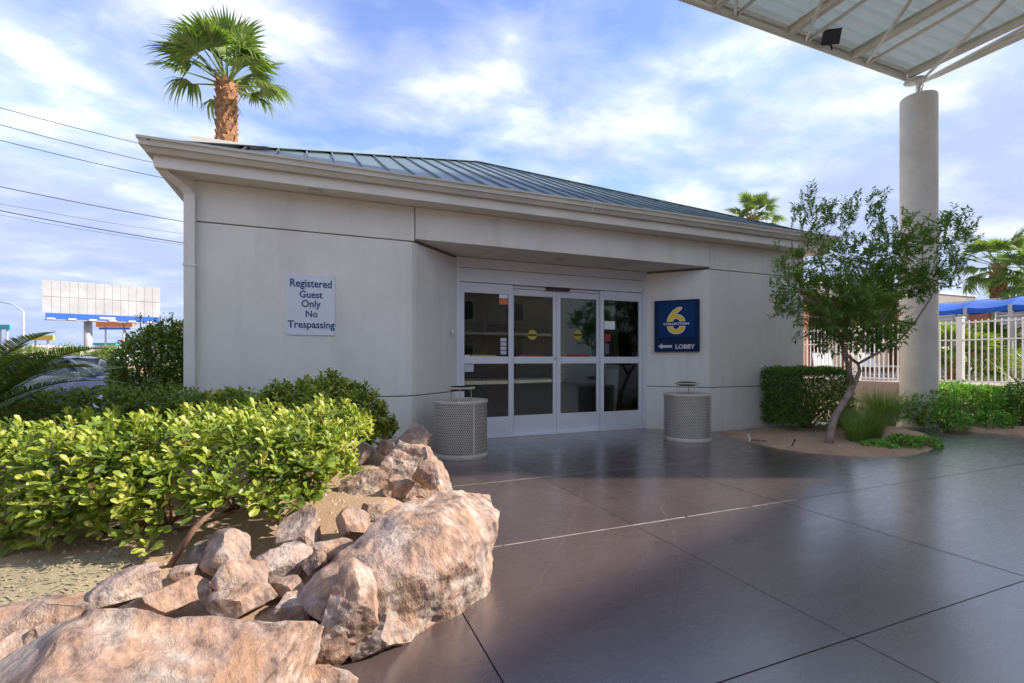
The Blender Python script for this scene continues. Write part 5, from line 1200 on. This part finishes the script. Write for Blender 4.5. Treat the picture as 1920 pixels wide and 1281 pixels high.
windows_on(rw, 5.4, 13.6, 26.5, 1.0, 2.3, 4, 1.3, nx=-1, axis='Y')
# long chair by the pool
for i, (u, v, d, lb_) in enumerate(((1545, 700, 19, 'white pool lounger seen through the left stretch of fence'), (1640, 705, 18, 'white pool lounger seen through the fence next to the column'))):
    p = at(u, v, d); root = empty('pool_lounger', (p.x, p.y, 0.66), R(40 + 20*i), lb_, 'lounger', 'pool loungers behind the fence')
    MB().box(-0.9, 0.4, -0.32, 0.32, 0.33, 0.39).build('seat', M['fence'], root, world=False); MB().bar((0.4, 0, 0.36), (1.0, 0, 0.85), 0.64, 0.05).build('backrest', M['fence'], root, world=False)
    for sx in (-0.8, 0.4):
        for sy in (-0.28, 0.28): MB().box(sx-0.02, sx+0.02, sy-0.02, sy+0.02, 0, 0.33).build('leg', M['fence'], root, world=False)

# motel wing behind the lobby, added shade blocks up-sun and an added front for the glass
bw = empty('rear_wing', (3, 20, 0), 0, 'cream parapet of the motel wing just showing over the left roof edge', 'building')
MB().box(-3.6, 14, 18.0, 27, -0.1, 8.15).build('wall', M['cream'], bw); MB().box(-3.66, 14.06, 17.94, 27.06, 8.15, 8.36).build('parapet_cap', M['cream'], bw)
for z in (1.0, 3.9, 6.4): windows_on(bw, -3.2, 13.6, 18.0, z, z+1.4, 7, 1.5, frame='fence')
# two unseen blocks added to the right of the viewer, one three-storey, one taller;
# shaped to hold the lobby front and the near paving in shade
wd = Vector((1, 0.35, 0)).normalized(); wnv = Vector((wd.y, -wd.x, 0))          # along its front wall, and away from the lobby
def wing(name, pa, wd, wnv, L, h, dep, label, floors):
    pa = Vector(pa); m_ = pa + wd * L/2 + wnv * dep / 2
    root = empty(name, tuple(m_), 0, label, 'building')
    MB().obox(m_ + Vector((0, 0, h/2 - 0.05)), wd * L/2, wnv * dep/2, Vector((0, 0, h/2))).build('wall', M['white_stucco'], root)
    MB().obox(m_ + Vector((0, 0, h + 0.02)), wd * (L/2 + 0.04), wnv * (dep/2 + 0.04), Vector((0, 0, 0.12))).build('parapet_cap', M['white_stucco'], root)
    n = max(1, int(L / 2.1))
    for fl_ in range(floors):
        for k in range(n):
            c = pa + wd * L * (k + 0.5) / n + Vector((0, 0, 1.7 + 2.95 * fl_)); w = MB().obox(c - wnv * 0.02, wd * 0.62, wnv * 0.05, Vector((0, 0, 0.75))).build('window', M['fence'], root); MB().obox(c - wnv * 0.075, wd * 0.55, wnv * 0.004, Vector((0, 0, 0.68))).build('pane', M['winglass'], w)
wing('added_shade_wing', (11.3, -3.61, 0), wd, wnv, 6.5, 9.1, 9, 'added three-storey pale block that shades the near paving, unseen to the right of the viewer', 3)
s_ax = Vector((0.925, -0.380, 0)); n_ax = Vector((0.380, 0.925, 0))
wing('added_shade_block', s_ax * 17.0 + n_ax * 5.3, n_ax, s_ax, 3.68, 16.8, 8, 'added taller pale block that shades the lobby front, unseen beyond the three-storey one', 5)
mw_ = empty('added_glass_backdrop', (2, -18, 0), 0, 'added two-storey front behind the viewer, unseen, dark for the door glass to reflect', 'building')  # unseen front added so the door glass mirrors something dark
MB().box(-26, 34, -30, -20, -0.1, 6.6).build('wall', M['taupe'], mw_); MB().box(-27, 35, -31, -18.6, 6.6, 6.95).build('roof_slab', M['cream'], mw_); MB().box(-26, 34, -20, -18.7, 3.1, 3.3).build('walkway', M['cream'], mw_)
for z in (0.9, 4.2): windows_on(mw_, -25, 33, -20.0, z, z+1.5, 14, 1.7, nx=1, frame='cream')
struct(MB().add([(-40,-18,-0.088),(60,-18,-0.088),(60,-9.0,-0.088),(-40,-9.0,-0.088)], [(0,1,2,3)]).build('driveway', M['concrete']))

# ------------------------------------------------------------------ parked car
def car(loc, rz):
    root = empty('parked_car', loc, rz, 'blue-grey saloon car parked beyond the hedge at the left', 'car')
    st = [(-2.30, .62, .45, .80), (-2.22, .74, .30, .93), (-1.9, .84, .22, 1.0), (-1.2, .88, .20, 1.0), (-0.3, .89, .20, .97), (0.6, .89, .20, .95), (1.2, .88, .20, .93), (1.7, .85, .22, .86), (2.1, .78, .26, .76), (2.28, .66, .34, .66), (2.33, .5, .42, .58)]
    mb = MB(); sec = []
    for x, w, zb, zt in st:
        zm = zb + (zt - zb) * 0.55
        half = [(0, zb), (w*0.80, zb), (w*0.97, zb+0.06), (w, zm-0.06), (w*0.995, zm+0.05), (w*0.95, zt-0.035), (w*0.86, zt), (w*0.4, zt+0.02), (0, zt+0.025)]
        ring_ = [(x, y, z) for y, z in half] + [(x, -y, z) for y, z in reversed(half[1:-1])]
        sec.append(ring_)
    n = len(sec[0]); vs = sum(sec, []); fs = [(i*n+k, i*n+(k+1) % n, (i+1)*n+(k+1) % n, (i+1)*n+k) for i in range(len(sec)-1) for k in range(n)] + [tuple(reversed(range(n))), tuple((len(sec)-1)*n+k for k in range(n))]
    bo = mb.add(vs, fs).build('body', M['carpaint'], root, smooth=True, world=False); sm_ = bo.modifiers.new('sub', 'SUBSURF'); sm_.levels = sm_.render_levels = 2
    gh = [(-1.75, .70, .98, .99), (-1.05, .66, .97, 1.36), (-0.2, .66, .96, 1.42), (0.35, .65, .95, 1.38), (1.15, .70, .92, .93)]
    vs = []
    for x, w, zb, zt in gh: vs += [(x, -w-.10, zb), (x, -w*0.86, zt), (x, w*0.86, zt), (x, w+.10, zb)]
    fs = [(4*i+k, 4*i+k+1, 4*i+5+k, 4*i+4+k) for i in range(4) for k in range(3)]
    gl = MB().add(vs, fs).build('windows', M['carglass'], root, smooth=True, world=False)
    rf = [(-1.12, .62, 1.365), (-0.7, .60, 1.425), (-0.2, .60, 1.445), (0.2, .59, 1.43), (0.42, .58, 1.385)]; vs = []
    for x, w, z in rf: vs += [(x, -w, z-0.02), (x, -w*0.8, z+0.005), (x, w*0.8, z+0.005), (x, w, z-0.02)]
    MB().add(vs, [(4*i+k, 4*i+k+1, 4*i+5+k, 4*i+4+k) for i in range(4) for k in range(3)]).build('roof', M['carpaint'], root, smooth=True, world=False)
    for s in (-1, 1):
        MB().tube([(1.16, s*.76, .95), (0.40, s*.60, 1.385)], 0.03, 6).build('pillar', M['carpaint'], root, world=False); MB().tube([(-0.25, s*.80, .96), (-0.25, s*.61, 1.42)], 0.03, 6).build('pillar', M['carpaint'], root, world=False); MB().tube([(-1.72, s*.76, .98), (-1.1, s*.62, 1.37)], 0.04, 6).build('pillar', M['carpaint'], root, world=False)
        MB().obox((0.85, s*.98, .99), (.07, 0, 0), (0, .09, 0), (0, 0, .06)).build('mirror', M['carpaint'], root, bevel=0.03, world=False)
        MB().obox((2.17, s*.58, .60), (.10, s*-.03, 0), (0, .15, 0), (0, 0, .06)).build('headlight', M['lamp'], root, bevel=0.02, world=False)
        for x in (-1.38, 1.38):
            w = MB(); vs = []
            ty_ = MB().lathe([(0.20, -0.10), (0.31, -0.10), (0.325, -0.06), (0.325, 0.06), (0.31, 0.10), (0.20, 0.10)], 28).build('tyre', M['rubber'], root, smooth=True, world=False); ty_.matrix_local = Matrix.Translation((x, s*.80, .315)) @ Matrix.Rotation(R(90), 4, 'X')
            rm_ = MB().lathe([(0.0, -0.085), (0.06, -0.09), (0.17, -0.07), (0.205, -0.09), (0.205, 0.09), (0.17, 0.07), (0.06, 0.09), (0.0, 0.085)], 20).build('rim', M['chrome'], ty_, smooth=False, world=False)
            ar = MB().lathe([(0.345, -0.01), (0.385, -0.012), (0.385, 0.012), (0.345, 0.01)], 30).build('wheel_arch', M['dark'], root, world=False); ar.matrix_local = Matrix.Translation((x, s*.885, .33)) @ Matrix.Rotation(R(90), 4, 'X')
    return root
cpos = at(130, 700, 12.6)
car((cpos.x, cpos.y, -0.088), -YAW + R(6))

# ------------------------------------------------------------------ roadside signs, lamp and wires on the left
d = 60.0
bb = empty('billboard', tuple(at(158, 694, d)), 0, 'large blank white billboard on a single pole with a blue skirt', 'billboard')
TL, TR_, BL, BR = at(79, 524, d), at(300, 534, d), at(80, 586, d), at(299, 590, d)
# real board: rectangular, turned a little away
dl_, dr_ = 57.0, 63.5
xl = at(79, 675, dl_); xr = at(300, 675, dr_); zt = EYE + dl_ * (675 - 524.5) / FPX; zb = EYE + dl_ * (675 - 586) / FPX
ex_ = Vector((xr.x - xl.x, xr.y - xl.y, 0)); bl_ = ex_.length; ex_.normalize(); en_ = Vector((ex_.y, -ex_.x, 0))
o0 = Vector((xl.x, xl.y, 0))
nc, hz_ = 14, (zb + zt) / 2
for r_i in range(2):
    for c_i in range(nc):
        s0, s1 = bl_ * c_i / nc + 0.012, bl_ * (c_i + 1) / nc - 0.012; q0, q1 = (zb, hz_ - 0.02) if r_i == 0 else (hz_ + 0.02, zt)
        MB().obox(o0 + ex_ * (s0 + s1) / 2 + Vector((0, 0, (q0 + q1) / 2)) + en_ * rng.uniform(0, 0.02), ex_ * (s1 - s0) / 2, en_ * 0.03, Vector((0, 0, (q1 - q0) / 2))).build('panel', M['billw'], bb)
MB().obox(o0 + ex_ * bl_ / 2 - en_ * 0.12 + Vector((0, 0, hz_)), ex_ * bl_ / 2, en_ * 0.06, Vector((0, 0, (zt - zb) / 2))).build('backing', M['white_trail'], bb)
MB().obox(o0 + ex_ * (bl_ / 2 + 0.1) + en_ * 0.1 + Vector((0, 0, zb - 0.42)), ex_ * (bl_ / 2 - 0.2), en_ * 0.06, Vector((0, 0, 0.38))).build('skirt', M['billblue'], bb)
MB().obox(o0 + ex_ * (bl_ * 0.53) + en_ * 0.18 + Vector((0, 0, zb - 0.40)), ex_ * 0.75, en_ * 0.012, Vector((0, 0, 0.13))).build('name_plate', M['white_trail'], bb)
MB().obox(o0 + ex_ * (bl_ / 2 + 0.1) + en_ * 0.6 + Vector((0, 0, zb - 0.86)), ex_ * (bl_ / 2 - 0.2), en_ * 0.45, Vector((0, 0, 0.05))).build('catwalk', M['polegrey'], bb)
for k in range(6): MB().obox(o0 + ex_ * bl_ * (k + 0.5) / 6 + en_ * 1.1 + Vector((0, 0, zb - 0.75)), ex_ * 0.35, en_ * 0.14, Vector((0, 0, 0.10))).build('lamp', M['lamp'], bb)
pc = o0 + ex_ * bl_ * 0.36 - en_ * 0.5
MB().tube([(pc.x, pc.y, -0.1), (pc.x, pc.y, zb - 0.3)], 0.42, 20).build('pole', M['polegrey'], bb, smooth=True)
bb.location = (pc.x, pc.y, 0)
for ch in bb.children: ch.matrix_parent_inverse = Matrix.Translation(bb.location).inverted()
def road_sign(u0, u1, v0, v1, d, mt, label, strip=None, name='roadside_sign', poles=2, lines=0):
    a, c = at(u0, v0, d), at(u1, v1, d); root = empty(name, ((a.x + c.x)/2, (a.y + c.y)/2, 0), 0, label, 'sign')
    ex = Vector((c.x - a.x, c.y - a.y, 0)); L = ex.length; ex.normalize(); en = Vector((ex.y, -ex.x, 0)); m_ = Vector(((a.x + c.x)/2, (a.y + c.y)/2, 0))
    MB().obox(m_ + Vector((0, 0, (a.z + c.z)/2)), ex * L/2, en * 0.15, Vector((0, 0, (a.z - c.z)/2))).build('face', M[mt], root)
    if strip:
        h = (a.z - c.z) * 0.32; MB().obox(m_ + Vector((0, 0, c.z - h*0.7)), ex * L*0.42, en * 0.14, Vector((0, 0, h/2))).build('lower_panel', M[strip], root)
    for k in range(lines):
        s = L * ((k + 0.5) / lines - 0.5); MB().obox(m_ + ex * s + en * 0.16 + Vector((0, 0, (a.z + c.z)/2)), ex * L/lines*0.3, en * 0.01, Vector((0, 0, (a.z - c.z)*0.28))).build('relief_block', M['yellow'], root)
    for k in range(poles):
        p = m_ + ex * L * (0.25 if k else -0.25); MB().tube([(p.x, p.y, -0.1), (p.x, p.y, c.z)], 0.14, 10).build('pole', M['polegrey'], root)
road_sign(181, 249, 600, 613, 85, 'orange', 'orange roadside sign with blue panel below the billboard', 'billblue')
road_sign(55, 101, 629, 638, 75, 'yellow_sign', 'small yellow roadside sign behind the cycad fronds')
road_sign(-6, 20, 609, 618, 75, 'teal_sign', 'small teal roadside sign at the left edge')
def shed(u0, u1, v0, d, mt, label, rmt):
    a, c = at(u0, v0, d), at(u1, v0, d); root = empty('roadside_building', ((a.x + c.x)/2, (a.y + c.y)/2, 0), 0, label, 'building', 'far buildings along the road')
    ex = Vector((c.x - a.x, c.y - a.y, 0)); L = ex.length; ex.normalize(); en = Vector((ex.y, -ex.x, 0)); m_ = Vector(((a.x + c.x)/2, (a.y + c.y)/2, 0)) - en * 4
    MB().obox(m_ + Vector((0, 0, a.z/2 - 0.05)), ex * L/2, en * 4, Vector((0, 0, a.z/2))).build('wall', M[mt], root); MB().obox(m_ + Vector((0, 0, a.z + 0.1)), ex * (L/2 + 0.3), en * 4.3, Vector((0, 0, 0.2))).build('roof', M[rmt], root)
    for k in range(3): MB().obox(m_ + ex * L * (k - 1) * 0.3 + en * 4.03 + Vector((0, 0, a.z * 0.45)), ex * L * 0.09, en * 0.03, Vector((0, 0, a.z * 0.22))).build('window', M['winglass'], root)
shed(178, 216, 646, 95, 'white_trail', 'white far building under the orange sign', 'teal_sign'); shed(-60, 60, 650, 110, 'taupe', 'low tan far building at the left edge', 'cream'); shed(100, 150, 656, 120, 'cream', 'low cream far building left of the billboard pole', 'taupe'); shed(225, 330, 640, 105, 'cream', 'cream far building behind the corner shrub', 'brickred')
sl = empty('street_lamp', tuple(at(44, 690, 45)), 0, 'grey street lamp with a curved arm above the cycad', 'street lamp')
b0 = at(44, 690, 45); b0.z = -0.1; t0 = at(44, 583, 45); t1 = at(22, 570, 45); t2 = at(-18, 563, 45)
MB().tube([b0, t0], [0.10, 0.07], 10).build('pole', M['polegrey'], sl, smooth=True); MB().tube([t0, t1, t2], [0.06, 0.05, 0.045], 8).build('arm', M['polegrey'], sl, smooth=True); MB().obox(t2, Vector((0.45, -0.15, 0)), Vector((0.05, 0.16, 0)), (0, 0, 0.06)).build('lamp_head', M['polegrey'], sl, bevel=0.04)
# desert shrubs on the dirt bank
for i, (u, v, d, r_, lb_) in enumerate(((130, 662, 42, 1.0, 'olive shrub on the dirt bank left of the billboard pole'), (188, 668, 40, 0.6, 'small olive shrub on the dirt bank near the corner shrub'), (60, 664, 44, 1.0, 'olive shrub on the dirt bank behind the cycad'), (205, 659, 46, 0.7, 'round green shrub on top of the dirt bank under the orange sign'))):
    p = at(u, v, d); root = empty('bank_shrub', (p.x, p.y, max(0, p.z - r_*0.5)), 0, lb_, 'shrub', 'shrubs on the dirt bank')
    leafy(root, [((p.x, p.y, p.z), (r_*1.4, r_*1.2, r_*0.75))], 700, 0.22, 0.5, 'grass', lo=-0.6); stems(root, (p.x, p.y, p.z - r_*0.8), [(p.x + rng.uniform(-r_, r_), p.y + rng.uniform(-r_, r_), p.z + r_*0.4) for _ in range(8)], 0.04)
# overhead wires between two poles, both hidden from here
def wire(u0, v0, u1, v1, d0, d1, r_, label):
    a, c = at(u0, v0, d0), at(u1, v1, d1); e_ = c - a
    pts = []
    for k in np.linspace(-0.5, 2.2, 30):
        p = a + e_ * k; p.z += -0.55 * (k * (1 - k)) * (e_.length / 18); pts.append(p)
    o = MB().tube(pts, r_, 5).build('overhead_wire', M['cable']); tag(o, label, 'wire', 'overhead wires left of the lobby')
for (v0, u1, v1, r_, lb_) in ((202, 252, 267, 0.022, 'topmost overhead wire at the upper left'), (234, 278, 303, 0.022, 'second overhead wire from the top at the left'), (263, 278, 328, 0.022, 'third overhead wire from the top at the left'), (350, 340, 415, 0.024, 'fourth overhead wire, dark, running to the lobby corner'), (382, 340, 438, 0.010, 'thin faint wire between the fourth and the lowest dark wire'), (395, 340, 455, 0.026, 'lowest dark overhead wire above the billboard'), (403, 340, 459, 0.009, 'thin faint wire just below the lowest dark wire')):
    wire(0, v0, u1, v1, 28, 33, r_, lb_)
def upole(p, h, label):
    root = empty('utility_pole', (p.x, p.y, 0), 0, label, 'pole'); MB().tube([(p.x, p.y, -0.1), (p.x, p.y, h)], [0.2, 0.13], 12).build('pole', M['twig'], root)
    for z in (h - 0.6, h - 2.0): MB().obox((p.x, p.y, z), (0.6, 1.1, 0), (0.06, -0.04, 0), (0, 0, 0.07)).build('crossarm', M['twig'], root)
a, c = at(0, 230, 28), at(300, 320, 33); upole(a + (c - a) * -0.5, 18, 'wooden utility pole out of the picture at the left'); upole(a + (c - a) * 2.2, 14, 'wooden utility pole hidden behind the lobby')
